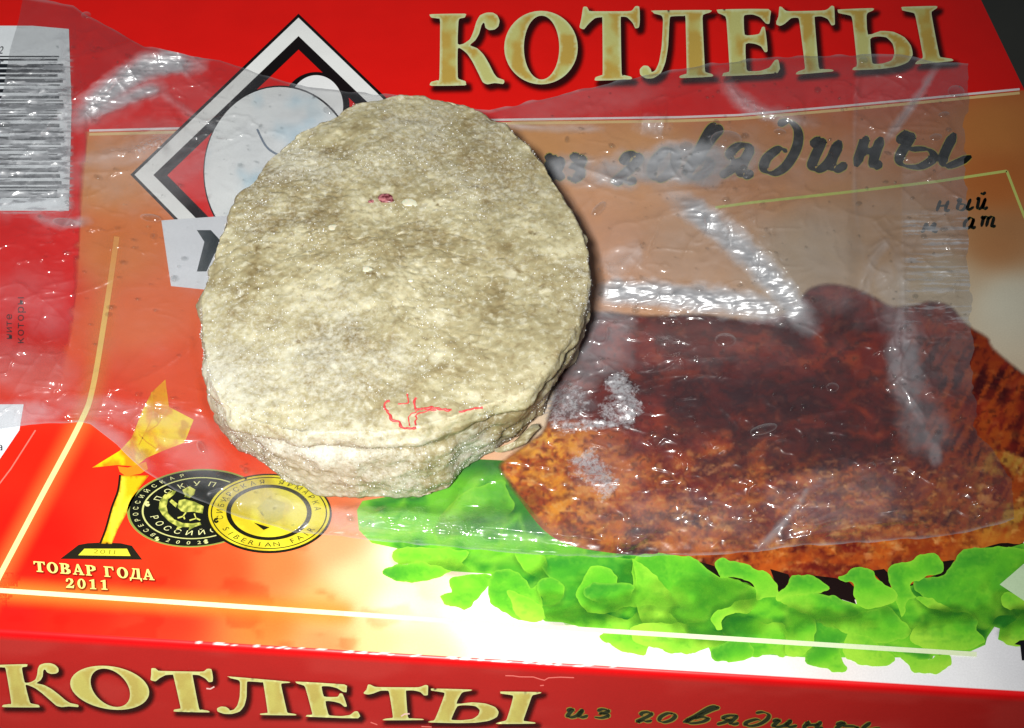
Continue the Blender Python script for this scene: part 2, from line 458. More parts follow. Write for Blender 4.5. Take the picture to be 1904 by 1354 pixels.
# ---- big serif letters
G = {}
G['К'] = [[(115,85),(125,78),(305,75),(312,85),(305,97),(280,102),(272,120),(268,240),(300,240),(335,215),(355,170),(370,120),(390,85),(425,70),(460,70),(485,85),(497,115),(490,145),(470,162),(440,165),(420,152),(415,130),(408,125),(398,140),(385,185),(365,220),(335,248),(375,265),(410,300),(440,350),(465,400),(485,425),(520,438),(523,450),(515,460),(470,455),(430,462),(405,450),(385,410),(350,340),(320,295),(290,270),(268,268),(268,420),(280,435),(310,445),(313,458),(305,468),(125,470),(117,458),(125,448),(155,440),(168,425),(172,120),(160,102),(125,97)]]
_a = np.linspace(0, 2 * math.pi, 40, endpoint=False)
G['О'] = [[(724 + 201 * math.cos(a), 261 + 201 * math.sin(a)) for a in _a], [(727 + 97 * math.cos(a), 261 + 175 * math.sin(a)) for a in _a]]
G['Т'] = [[(955,40),(975,38),(985,55),(1000,62),(1200,62),(1225,55),(1240,35),(1262,38),(1265,110),(1260,150),(1240,155),(1225,125),(1195,95),(1165,92),(1160,110),(1165,400),(1180,412),(1215,420),(1215,435),(1030,442),(1018,435),(1025,422),(1055,412),(1062,395),(1060,110),(1055,95),(1020,100),(985,130),(960,160),(940,155),(935,145),(945,100)]]
G['Л'] = [[(1335,65),(1340,58),(1645,55),(1650,68),(1620,78),(1608,100),(1620,360),(1625,395),(1660,405),(1660,420),(1490,428),(1485,415),(1515,405),(1522,390),(1515,100),(1505,88),(1440,90),(1428,105),(1420,250),(1405,340),(1380,400),(1340,428),(1300,430),(1268,410),(1265,380),(1285,360),(1310,362),(1325,380),(1330,395),(1350,385),(1370,340),(1385,250),(1392,110),(1382,85),(1345,75)]]
G['Е'] = [[(205,60),(215,52),(485,50),(495,90),(490,130),(470,128),(440,95),(400,80),(360,82),(350,95),(355,190),(400,192),(435,185),(450,150),(465,150),(475,215),(480,280),(465,285),(445,255),(410,240),(360,242),(365,375),(380,390),(440,388),(490,370),(520,330),(540,330),(535,400),(245,418),(235,410),(240,400),(262,395),(272,375),(255,110),(240,85),(210,72)]]
G['Т2'] = [[(545,38),(560,40),(575,55),(600,62),(780,58),(810,50),(830,32),(845,38),(848,100),(848,135),(830,138),(810,105),(775,90),(742,92),(738,110),(760,365),(780,378),(832,380),(835,392),(645,408),(638,400),(650,390),(675,382),(685,365),(655,120),(645,98),(610,100),(575,130),(550,142),(530,135),(528,120),(540,90)]]
G['ь'] = [[(865,58),(872,52),(1055,45),(1057,58),(1030,70),(1022,90),(1030,190),(1100,170),(1170,175),(1230,205),(1265,250),(1275,300),(1250,340),(1190,365),(1100,378),(955,385),(945,378),(955,368),(970,350),(945,110),(930,85),(870,72)],
          [(1042,215),(1080,200),(1130,205),(1165,240),(1175,290),(1160,330),(1110,348),(1062,350),(1052,335)]]
G['І'] = [[(1215,45),(1220,38),(1400,33),(1407,45),(1385,60),(1378,80),(1420,300),(1440,315),(1488,322),(1490,335),(1300,352),(1290,345),(1300,335),(1325,320),(1330,300),(1290,90),(1275,70),(1220,58)]]
LET_SRC = [('К', 760), ('О', 760), ('Т', 760), ('Л', 760), ('Е', 1264), ('Т2', 1264), ('ь', 1264), ('І', 1264)]
def smooth_glyph(l): return spline(l, 3) * .55 + resample_same(l, 3) * .45
def resample_same(l, n):
    p = np.asarray(l, float); q = np.roll(p, -1, 0)
    return np.vstack([p[i] + (q[i] - p[i]) * k / n for i in range(len(p)) for k in range(n)]).reshape(-1, 2)
def gold(edge_col, in_a, in_b, e0, e1, seed):
    def f(px, py, d):
        t = sstep(.38, .62, fbm(px / 34, py / 46, 0, 3, seed))
        body = mix(np.tile(in_a, (len(px), 1)), in_b, t)
        return mix(np.tile(edge_col, (len(px), 1)), body, sstep(e0, e1, d))
    return f
def big_letter(name, loops, plane, seed, fe, sh, col):
    soft_shape('letter_shadow', loops, (45, 2, 2), .92, 9, 3.5, 2, BOX, plane, sh[0], sh[1])
    patch(name, loops, col, 4.5, 5, BOX, plane, minseg=5)
for k, (g, ox) in enumerate(LET_SRC):
    loops = [np.array(crop(smooth_glyph(l), ox, 0, 2.944)) for l in G[g]]
    big_letter('letter', loops, 'top', k, 3, (7, 8), gold((222, 232, 178), (206, 206, 128), (200, 168, 78), 1.5, 5, 30 + k))
FQ = {'К': [(-8,1235),(112,1233),(148,1317),(4,1315)], 'О': [(118,1238),(262,1238),(290,1321),(146,1319)], 'Т': [(274,1242),(394,1244),(404,1327),(296,1322)],
      'Л': [(401,1255),(540,1268),(549,1332),(404,1327)], 'Е': [(550,1267),(658,1274),(668,1339),(560,1332)], 'Т2': [(678,1272),(797,1274),(790,1342),(672,1338)],
      'ь': [(803,1279),(959,1286),(912,1349),(768,1342)], 'І': [(932,1285),(1038,1288),(990,1349),(897,1345)]}
for k, (g, ox) in enumerate(LET_SRC):
    al = np.vstack(G[g]); lo, hi = al.min(0), al.max(0); q = np.array(FQ[g], float)
    loops = []
    for l in G[g]:
        s = (smooth_glyph(l) - lo) / (hi - lo); u, v = s[:, :1], s[:, 1:]
        loops.append((q[0] * (1 - u) + q[1] * u) * (1 - v) + (q[3] * (1 - u) + q[2] * u) * v)
    big_letter('letter', loops, 'front', 50 + k, 3, (6, 5), gold((222, 224, 150), (206, 196, 104), (196, 178, 92), 1.2, 4, 70 + k))

FP = lambda p: np.array(crop(p, 500, 1050, 3.173))
for l_ in [FP([(1395,655),(1440,656),(1480,662)]), FP([(1480,662),(1560,663),(1600,676),(1625,682),(1650,668),(1720,664),(1800,667)]), FP([(1600,714),(1622,712)]), FP([(600,930),(640,945)]), FP([(900,955),(960,958)])]: ribbon('card_scuff', [l_], 2.0, (238, 120, 110), 5, BOX, 'front')
for l_ in [np.array(crop([(1305,783),(1330,786),(1355,772)], 0, 1050, 3.4)), FP([(780,895),(800,882),(830,880)])]: ribbon('card_scuff', [l_], 2.6, (244, 200, 190), 7, BOX, 'front')
# ---- brush-script words
SCRIPT = {  # strokes in a unit box, x right, y down (0 top of x-height, 1 baseline)
    'и': [[(0,.25),(.12,.05),(.2,.1),(.12,.6),(.1,.9),(.25,1),(.45,.75),(.6,.1)], [(.6,.05),(.52,.6),(.52,.9),(.65,1),(.85,.8)]],
    'з': [[(.1,.2),(.3,0),(.55,.1),(.5,.35),(.25,.48),(.55,.55),(.6,.8),(.35,1),(.05,.9)]],
    'г': [[(.12,.38),(.2,.1),(.42,.02),(.6,.12),(.58,.32),(.38,.6),(.12,.9),(.1,1.0),(.3,.9),(.5,.98),(.75,.88)]],
    'о': [[(.6,.05),(.35,.05),(.1,.4),(.08,.8),(.3,1),(.6,.8),(.75,.4),(.65,.1),(.5,.05)]],
    'в': [[(.05,.9),(.3,.4),(.6,-.3),(.75,-.6),(.65,-.75),(.5,-.55),(.3,.2),(.15,.75),(.3,1),(.6,.85),(.7,.5),(.5,.35),(.3,.5)]],
    'я': [[(.75,.05),(.4,.05),(.2,.3),(.35,.5),(.6,.5)], [(.75,.05),(.6,.6),(.58,.9),(.72,1),(.9,.85)], [(.5,.5),(.3,.8),(.05,1)]],
    'д': [[(.55,.35),(.35,.25),(.1,.55),(.1,.9),(.35,1),(.6,.75),(.75,.2),(.7,-.3),(.45,-.6),(.2,-.5)]],
    'н': [[(.1,.05),(.15,.2),(.05,1)], [(.1,.55),(.4,.5),(.6,.45)], [(.65,.05),(.55,.7),(.6,1),(.8,.85)]],
    'ы': [[(.05,.3),(.15,.05),(.2,.15),(.1,.7),(.15,.95),(.35,1),(.5,.75),(.42,.5),(.2,.5)], [(.72,.02),(.62,.7),(.68,.98),(.95,.7)]],
    'й': [[(0,.25),(.12,.05),(.12,.6),(.12,.9),(.25,1),(.45,.75),(.6,.1)], [(.6,.05),(.52,.6),(.52,.9),(.65,1),(.85,.8)], [(.2,-.4),(.35,-.25),(.55,-.45)]],
    'т': [[(0,.25),(.1,.05),(.12,.2),(.08,1)], [(.1,.3),(.25,.05),(.38,.2),(.34,1)], [(.36,.3),(.55,.05),(.68,.2),(.64,.9),(.72,1),(.85,.85)]],
    'а': [[(.6,.15),(.4,0),(.1,.4),(.1,.85),(.3,1),(.55,.7),(.65,.1)], [(.66,.05),(.58,.7),(.65,1),(.85,.8)]],
    'л': [[(.0,.95),(.15,.9),(.4,.1)], [(.42,.05),(.5,.6),(.5,.9),(.62,1),(.8,.8)]],
    'м': [[(.0,.95),(.12,.85),(.25,.1),(.4,.75),(.7,.05),(.66,.8),(.75,1),(.9,.8)]],
}
def script_word(name, spec, width, plane, layer, dark=(16, 20, 14), rim=(176, 160, 70), rimw=3.5, parent=None):
    """spec: (char, x0, y_top, x1, y_base, slant) in the photograph's plane"""
    for ch, x0, y0, x1, y1, sl in spec:
        lines = []
        for st in SCRIPT[ch]:
            s = spline(st, 6, False); X = x0 + s[:, 0] * (x1 - x0) + sl * (1 - s[:, 1]) * (y1 - y0); Y = y0 + s[:, 1] * (y1 - y0)
            lines.append(np.c_[X, Y])
        base = ribbon(name, lines, width + rimw, rim, layer, parent or BOX, plane, nib=(R(20), .36))
        ribbon('letter_fill', lines, width, dark, layer + 1, base, plane, nib=(R(20), .22))
W = [('и',1010,290,1052,330,.25),('з',1052,290,1092,334,.2),('г',1140,285,1195,340,.3),('о',1205,278,1265,334,.2),('в',1268,275,1335,330,.2),('я',1335,268,1405,328,.2),('д',1412,262,1492,322,.2),('и',1500,258,1585,316,.2),('н',1588,252,1650,310,.2),('ы',1655,246,1812,310,.12)]
script_word('script_letter', W, 19, 'top', 5)
W = [('и',1050,1318,1100,1334,.3),('з',1102,1319,1146,1335,.3),('г',1182,1324,1222,1342,.3),('о',1222,1326,1262,1343,.3),('в',1265,1327,1330,1345,.7),('я',1330,1330,1378,1347,.4),('д',1380,1334,1432,1350,.6),('и',1432,1338,1490,1352,.4),('н',1490,1341,1540,1355,.4),('ы',1545,1343,1640,1358,.4)]
script_word('script_letter', W, 8, 'front', 5, dark=(44, 50, 28), rim=(150, 130, 56), rimw=4)
W = [('р',0,0,0,0,0)]
small = [('н',1740,372,1772,393,.15),('ы',1776,369,1812,391,.15),('й',1814,367,1840,389,.15)]
small2 = [('м',1712,414,1746,432,.15),('а',1790,405,1818,425,.15),('т',1822,402,1856,422,.15)]
script_word('caption_letter', small + small2, 6.5, 'top', 5, rimw=0.01)
ribbon('caption_frame', [[(1330, 386), (1396, 377), (1570, 358), (1746, 337), (1872, 318)], [(1872, 318), (1885, 352), (1904, 401), (1960, 540)]], 5, (196, 205, 110), 4, BOX)

# ---- maker's logo behind the patty
def logo():
    top, lft, bot, rgt = (555, 33), (250, 325), (560, 640), (870, 335)
    c = np.array([(556, 330)])
    def ring(k): return [tuple(c[0] + (np.array(p) - c[0]) * k) for p in (top, rgt, bot, lft)]
    lg = patch('maker_logo', [ring(1.025)], (20, 12, 12), 40, 2, BOX)
    patch('logo_frame', [ring(1.0), ring(.885)], (248, 250, 248), 20, 3, lg)
    patch('logo_frame', [ring(.86), ring(.80)], (18, 10, 10), 20, 3, lg)
    patch('logo_field', [ring(.80)], (234, 20, 11), 25, 3, lg)
    patch('logo_cap_outline', [ellipse(588, 196, 62, 62)], (18, 10, 10), 12, 4, lg)
    patch('logo_cap', [ellipse(588, 197, 50, 57)], (248, 250, 250), 12, 5, lg)
    patch('logo_cap_outline', [ellipse(521, 321, 143, 162)], (18, 10, 10), 20, 6, lg)
    def pale(px, py, d): return mix(np.tile((246., 250, 250), (len(px), 1)), (196, 226, 240), sstep(.45, .7, fbm(px / 70, py / 70, 0, 3, 4)))
    patch('logo_cap', [ellipse(520, 320, 140, 158)], pale, 10, 7, lg)
    ribbon('logo_crease', [spline([(478, 240), (492, 268), (506, 282), (528, 292), (560, 300)], 6, False)], 4, (40, 80, 110), 8, lg)
    patch('logo_cap', [[(300, 410), (440, 400), (440, 545), (318, 532)]], (226, 230, 236), 20, 9, lg)
    patch('logo_cap_outline', [[(366, 428), (392, 428), (440, 480), (440, 520), (400, 470), (384, 505), (366, 505), (380, 450)]], (40, 52, 56), 20, 10, lg)
logo()

# ---- trophy, caption and two award seals
def award():
    C = lambda p: crop(p, 0, 750, 2.944)
    yel = lambda px, py, d: mix(mix(np.tile((250., 215, 20), (len(px), 1)), (235, 150, 20), sstep(.4, .62, fbm(px / 22, py / 40, 0, 3, 11))), (190, 120, 12), .5 * sstep(.63, .75, fbm(px / 18, py / 18, 3, 2, 19)))
    tp = patch('trophy_picture', [C([(330,852),(430,775),(480,766),(560,762),(660,766),(722,780),(778,856)])], (34, 30, 18), 6, 3, BOX)
    patch('trophy_plaque', [C([(462,796),(695,796),(715,836),(428,832)])], (226, 220, 60), 6, 4, tp)
    patch('trophy_stem', [C([(545,768),(580,690),(615,570),(650,480),(662,395),(815,395),(765,460),(705,580),(645,690),(612,770)])],
          lambda x, y, d: mix(mix(np.tile((246., 190, 20), (len(x), 1)), (255, 225, 60), sstep(.35, .6, fbm(x / 14, y / 60, 0, 2, 2))), (120, 70, 6), sstep(3, 0, d) * .6), 5, 4, tp)
    ribbon('trophy_edge', [np.array(C(spline([(548,768),(578,690),(612,570),(645,480),(657,392)], 5, False)))], 4, (40, 20, 6), 5, tp)
    patch('trophy_star', [C([(505,352),(655,260),(720,190),(780,40),(830,-60),(905,-130),(925,20),(1060,90),(1010,215),(880,265),(800,300),(745,345),(640,338)])], yel, 5, 5, tp)
    patch('trophy_band', [C([(645,345),(700,352),(800,320),(810,360),(770,385),(690,400),(655,375)])], (236, 140, 30), 5, 6, tp)
    ribbon('trophy_fold', [np.array(C(l)) for l in ([(720,195),(760,260),(800,300)], [(830,-60),(840,60),(800,150),(760,230)], [(925,20),(860,120),(800,160)], [(880,265),(800,210),(760,170)])], 2, (228, 166, 24), 6, tp)
    def line(s, x0, y0, x1, y1, hgt, shear):
        items = []; n = len(s); tot = sum((glyph(c)[0][:, 0].max() + .12) if c != ' ' else .45 for c in s); pos = 0
        for ch in s:
            if ch == ' ': pos += .45; continue
            def fn(x, y, pos=pos):
                u = (x + pos) / tot
                return x0 + (x1 - x0) * u - y * shear, y0 + (y1 - y0) * u - y * hgt / .72
            items.append((ch, fn)); pos += glyph(ch)[0][:, 0].max() + .12
        return items
    SG = {'Т': [[(0,0),(1,0),(1,.3),(.92,.3),(.86,.12),(.64,.1),(.64,.88),(.8,.92),(.8,1),(.2,1),(.2,.92),(.36,.88),(.36,.1),(.14,.12),(.08,.3),(0,.3)]],
          'О': [[(.5 + .5 * math.cos(a), .5 + .53 * math.sin(a)) for a in _a[::2]], [(.5 + .22 * math.cos(a), .5 + .42 * math.sin(a)) for a in _a[::2]]],
          'В': [[(0,0),(.6,0),(.86,.1),(.88,.3),(.7,.46),(.95,.6),(.95,.85),(.7,1),(0,1),(0,.92),(.12,.9),(.12,.1),(0,.08)], [(.38,.1),(.5,.1),(.6,.25),(.5,.42),(.38,.42)], [(.38,.53),(.52,.53),(.66,.72),(.52,.9),(.38,.9)]],
          'А': [[(.42,-.02),(.58,-.02),(.92,.9),(1.02,.92),(1.02,1),(.55,1),(.55,.92),(.66,.9),(.6,.72),(.3,.72),(.24,.9),(.36,.92),(.36,1),(-.02,1),(-.02,.92),(.1,.9)], [(.45,.24),(.57,.62),(.34,.62)]],
          'Р': [[(0,0),(.6,0),(.9,.12),(.92,.4),(.6,.56),(.38,.56),(.38,.9),(.52,.92),(.52,1),(0,1),(0,.92),(.12,.9),(.12,.1),(0,.08)], [(.38,.1),(.52,.1),(.64,.28),(.52,.46),(.38,.46)]],
          'Г': [[(0,0),(.86,0),(.88,.34),(.8,.34),(.7,.12),(.38,.1),(.38,.9),(.54,.92),(.54,1),(0,1),(0,.92),(.12,.9),(.12,.1),(0,.08)]],
          'Д': [[(.24,0),(.9,0),(.9,.9),(1.04,.9),(1.04,1.2),(.95,1.2),(.88,1),(.12,1),(.05,1.2),(-.04,1.2),(-.04,.9),(.1,.9),(.3,.3),(.32,.1),(.24,.08)], [(.48,.1),(.64,.1),(.64,.9),(.26,.9),(.42,.5)]],
          '2': [[(.05,.3),(.12,.08),(.4,-.02),(.75,.06),(.85,.3),(.7,.55),(.4,.8),(.72,.8),(.82,.68),(.9,.7),(.84,1),(.04,1),(.04,.92),(.5,.5),(.58,.28),(.45,.08),(.28,.12),(.3,.3),(.15,.38)]],
          '0': [[(.5 + .42 * math.cos(a), .5 + .52 * math.sin(a)) for a in _a[::2]], [(.5 + .16 * math.cos(a), .5 + .42 * math.sin(a)) for a in _a[::2]]],
          '1': [[(.15,.12),(.6,-.02),(.66,-.02),(.66,.88),(.84,.92),(.84,1),(.2,1),(.2,.92),(.38,.88),(.38,.16),(.18,.2)]]}
    def serif_line(s_, x0, y0, x1, y1, hgt, shear):
        """small bold serif caption: baseline from (x0,y0) to (x1,y1)"""
        pos = 0; wd = [.42 if c == ' ' else 1.0 for c in s_]; tot = sum(wd) - .14
        for c, w_ in zip(s_, wd):
            if c != ' ':
                def pl(l): return np.array([(x0 + (x1 - x0) * (pos + x * .86) / tot + (1 - y) * shear, y0 + (y1 - y0) * (pos + x * .86) / tot - (1 - y) * hgt) for x, y in l])
                lp = [pl(l) for l in SG[c]]
                soft_shape('caption_shadow', lp[:1], (110, 14, 4), .7, 3.5, 1.6, 3, BOX, 'top', 1.4, 1.6)
                patch('caption_letter', lp, (255, 236, 130), 5, 5, BOX)
            pos += w_
    serif_line('ТОВАР ГОДА', 64, 1063, 287, 1079, 19.5, -2)
    serif_line('2011', 122, 1093, 203, 1097, 18, -1)
    text_mesh('plaque_lettering', line('2011', 172, 1029, 216, 1031, 8, -2), (150, 140, 30), 6, tp)
    # black seal
    cx, cy, rx, ry, sk = 366, 945, 129, 73, .18
    s1 = patch('award_seal', [ellipse(cx, cy, rx, ry, 72, sk)], (140, 150, 70), 12, 4, BOX)
    patch('seal_disc', [ellipse(cx, cy, rx * .965, ry * .965, 72, sk)], (18, 20, 14), 12, 5, s1)
    patch('seal_ring', [ellipse(cx, cy, rx * .79, ry * .79, 72, sk), ellipse(cx, cy, rx * .765, ry * .765, 72, sk)], (205, 206, 130), 12, 6, s1)
    text_mesh('seal_lettering', arc_text('РОССИЙС', cx, cy, rx * .63, ry * .63, 158, 62, .25, True, sk) + arc_text('ПОКУПА', cx, cy, rx * .63, ry * .63, 203, 305, .25, False, sk)
              + arc_text('2002', cx, cy, rx * .88, ry * .88, 112, 82, .13, True, sk) + arc_text('ВСЕРОССИЙСКАЯ', cx, cy, rx * .88, ry * .88, 130, 250, .12, False, sk), (226, 226, 160), 7, s1)
    ribbon('seal_dot', [ellipse(274, 937, 3, 3, 10), ellipse(292, 1002, 2.5, 2, 10), ellipse(383, 1007, 2.5, 2, 10)], 4, (226, 226, 150), 7, s1)
    E_ = lambda p: crop(p, 220, 860, 4.533)
    cock = lambda x, y, d: mix(np.tile((205., 206, 96), (len(x), 1)), (120, 130, 50), sstep(.45, .65, fbm(x / 6, y / 6, 0, 2, 6)))
    for poly in ([(450,235),(490,240),(470,270),(420,310),(405,370),(420,430),(470,480),(540,510),(620,515),(690,505),(700,525),(640,545),(590,575),(600,545),(540,545),(480,575),(500,540),(430,500),(370,440),(340,390),(350,320),(390,270)],
                 [(500,380),(510,320),(560,310),(640,330),(720,370),(710,430),(660,420),(620,415),(560,420),(530,410)], [(430,330),(450,310),(500,350),(485,380)], [(540,230),(600,200),(650,230),(640,270),(600,300),(560,290)]):
        patch('rooster_emblem', [E_(poly)], cock, 4, 7, s1)
    ribbon('rooster_leg', [np.array(E_(l)) for l in ([(570,420),(545,455),(500,468)], [(548,452),(560,478)], [(640,430),(655,472),(600,488)], [(655,470),(690,486)])], 2.6, (205, 206, 96), 7, s1)
    # yellow seal over it
    cx, cy, rx, ry = 500, 955, 117, 74
    s2 = patch('award_seal', [ellipse(cx, cy, rx, ry)], (22, 22, 10), 12, 8, BOX)
    gold2 = lambda x, y, d: mix(np.tile((228., 216, 50), (len(x), 1)), (205, 186, 36), sstep(.4, .6, fbm(x / 40, y / 40, 0, 2, 16)))
    patch('seal_disc', [ellipse(cx, cy - 1, rx * .965, ry * .95)], gold2, 8, 9, s2)
    patch('seal_ring', [ellipse(cx, cy - 1, rx * .925, ry * .905), ellipse(cx, cy - 1, rx * .905, ry * .882)], (30, 30, 10), 12, 10, s2)
    patch('seal_ring', [ellipse(cx, cy - 2, rx * .68, ry * .70), ellipse(cx, cy - 2, rx * .605, ry * .62)], (22, 22, 10), 12, 10, s2)
    text_mesh('seal_lettering', arc_text('SIBERIAN FAIR', cx, cy - 1, rx * .785, ry * .79, 150, 32, .20, True) + arc_text('СИБИРСКАЯ ЯРМАРКА', cx, cy - 1, rx * .785, ry * .79, 172, 352, .18), (22, 22, 10), 10, s2)
    patch('seal_emblem', [E_([(1140,505),(1275,548),(1225,570)])], (20, 20, 10), 6, 10, s2)
    patch('seal_emblem', [[(478, 945), (498, 925), (530, 935), (525, 965), (500, 975)]], (192, 180, 52), 6, 10, s2)
    ribbon('seal_dot', [ellipse(402, 968, 3, 3, 10)], 4, (22, 22, 10), 10, s2)
award()

# ---- lettuce and fried cutlet printed in the artwork
LA = lambda p: crop(p, 640, 850, 2.944)
LB = lambda p: crop(p, 1264, 900, 2.975)
MEAT = [(925,870),(940,848),(985,815),(1010,790),(1030,700),(1040,600),(1100,575),(1200,583),(1300,580),(1380,590),(1430,588),(1470,572),(1490,545),(1510,530),(1545,524),(1590,532),(1630,550),(1660,566),(1700,563),(1730,556),(1770,566),(1800,600),(1840,625),(1850,645),(1904,690),(1960,730),(2000,900),(1960,985),(1915,1000),(1895,1012),(1860,1010),(1800,1030),(1770,1052),(1700,1085),(1600,1105),(1500,1100),(1380,1072),(1290,1042),(1150,1030),(1060,1014),(1010,985),(970,935),(945,905)]
def meat_col(px, py, d):
    wx = px + 60 * (fbm(px / 90, py / 90, 0, 3, 35) - .5); wy = py + 50 * (fbm(px / 80, py / 80, 5, 3, 36) - .5)
    n1 = fbm(wx / 130, wy / 70, 0, 4, 41); n2 = fbm(wx / 44, wy / 26, 0, 5, 51); n3 = fbm(px / 11, py / 9, 0, 3, 61)
    fib = fbm((px + py * .5) / 12, (py - px * .45) / 60, 0, 4, 33)
    c = mix(np.tile((116., 28, 18), (len(px), 1)), (60, 10, 12), sstep(.36, .62, n1))
    c = mix(c, (170, 62, 18), sstep(.40, .74, n2) * .6)
    c = mix(c, (60, 12, 14), sstep(.46, .70, fbm(wx / 60, wy / 36, 9, 4, 57)) * .6)
    low = sstep(770, 880, py - .06 * (px - 1000))
    c = mix(c, (214, 116, 32), low * sstep(.30, .66, n2 * .6 + n3 * .4) * .8)
    left = sstep(1190, 990, px) * sstep(770, 820, py)
    c = mix(c, (236, 150, 34), left * (.5 + .6 * sstep(.40, .56, n2)))
    c = mix(c, (240, 190, 90), left * sstep(880, 800, py) * .6)
    c = mix(c, (170, 50, 10), left * sstep(.50, .62, n3) * .6)
    rt = sstep(1690, 1830, px) * sstep(600, 800, py)
    c = mix(c, (190, 92, 26), rt * sstep(.42, .62, fib) * .85)
    c = mix(c, (176, 140, 54), sstep(1770, 1870, px) * sstep(780, 860, py) * sstep(.47, .62, n2) * .8)
    c = mix(c, (200, 140, 66), sstep(.52, .72, fbm(px / 7, py / 5, 0, 2, 66)) * low * .4)
    c = mix(c, (150, 58, 16), sstep(1640, 1720, px) * sstep(.42, .62, fib) * .7)
    c = mix(c, (44, 10, 22), np.exp(-(((px - 1400) / 120) ** 2 + ((py - 725) / 44) ** 2)) * .8)
    c = mix(c, (150, 44, 10), np.exp(-(((px - 1330) / 90) ** 2 + ((py - 640) / 30) ** 2)) * .5)
    c = mix(c, (50, 12, 8), sstep(.62, .74, n3) * .45)
    c = mix(c, (34, 10, 4), sstep(14, 2, d) * .5 * sstep(.35, .6, n2) * sstep(1500, 1000, px))
    gl = fbm(wx / 20, wy / 9, 4, 4, 77)      # moist glints in the food photograph
    c = mix(c, (236, 176, 110), sstep(.62, .78, gl) * .55 * (.25 + .75 * low))
    c = mix(c, (120, 30, 14), sstep(.5, .30, gl) * .35)
    edge = sstep(46, 6, d) * sstep(880, 960, py)
    c = mix(c, (214, 120, 34), edge * sstep(.35, .65, n2) * .6)
    bot = sstep(1010, 1060, py)
    c = mix(c, (186, 78, 22), bot * sstep(.35, .6, n2) * .75)
    return c
def fold_green(px, py, d, seed):
    """ruffled leaf: soft folds, pale crests, deep valleys"""
    wx = px + 50 * (fbm(px / 70, py / 70, 0, 2, seed + 1) - .5); wy = py + 40 * (fbm(px / 70, py / 70, 3, 2, seed + 2) - .5)
    f = fbm(wx / 62, wy / 34, 0, 3, seed); r = 1 - np.abs(2 * fbm(wx / 80, wy / 44, 6, 2, seed + 4) - 1)
    c = mix(np.tile((58., 154, 36), (len(px), 1)), (116, 206, 44), sstep(.34, .64, f))
    c = mix(c, (36, 120, 34), sstep(.46, .30, f) * .7); c = mix(c, (160, 226, 60), sstep(.86, 1, r) * .5)
    return mix(c, (150, 224, 56), sstep(9, 0, d) * .5)
BASE1 = LA([(900,20),(700,10),(560,90),(400,190),(100,240),(70,290),(80,400),(150,470),(290,500),(295,590),(420,575),(590,625),(800,640),(1100,900),(1190,905),(1440,960),(1884,1075),(2100,1000),(2300,400),(1900,450),(1400,460),(1100,400),(950,150),(880,40)])
patch('lettuce_leaf', [BASE1],
      lambda px, py, d: mix(fold_green(px, py, d, 71), (22, 92, 34), sstep(1060, 1000, px) * sstep(905, 860, py) * .7), 6, 3, BOX)
LETT_BASE = [(1150,1080),(1200,1180),(1300,1245),(1700,1240),(1904,1190),(1960,1100),(1960,1010),(1800,1010),(1600,1080),(1300,1040)]
BASE2 = LB([(-120,380),(0,400),(60,400),(120,440),(150,470),(220,515),(225,500),(280,520),(535,620),(780,605),(975,665),(1120,590),(1170,580),(1300,560),(1470,500),(1560,370),(1700,350),(1830,350),(1930,320),(2100,300),(2100,870),(1830,890),(1760,860),(1770,800),(1740,790),(1700,850),(1690,890),(1600,930),(1490,945),(1300,960),(1180,960),(1000,960),(700,960),(500,945),(390,950),(170,930),(160,905),(60,940),(-80,900),(-200,700)])
patch('lettuce_leaf', [BASE2],
      lambda px, py, d: fold_green(px, py, d, 72), 6, 5, BOX)
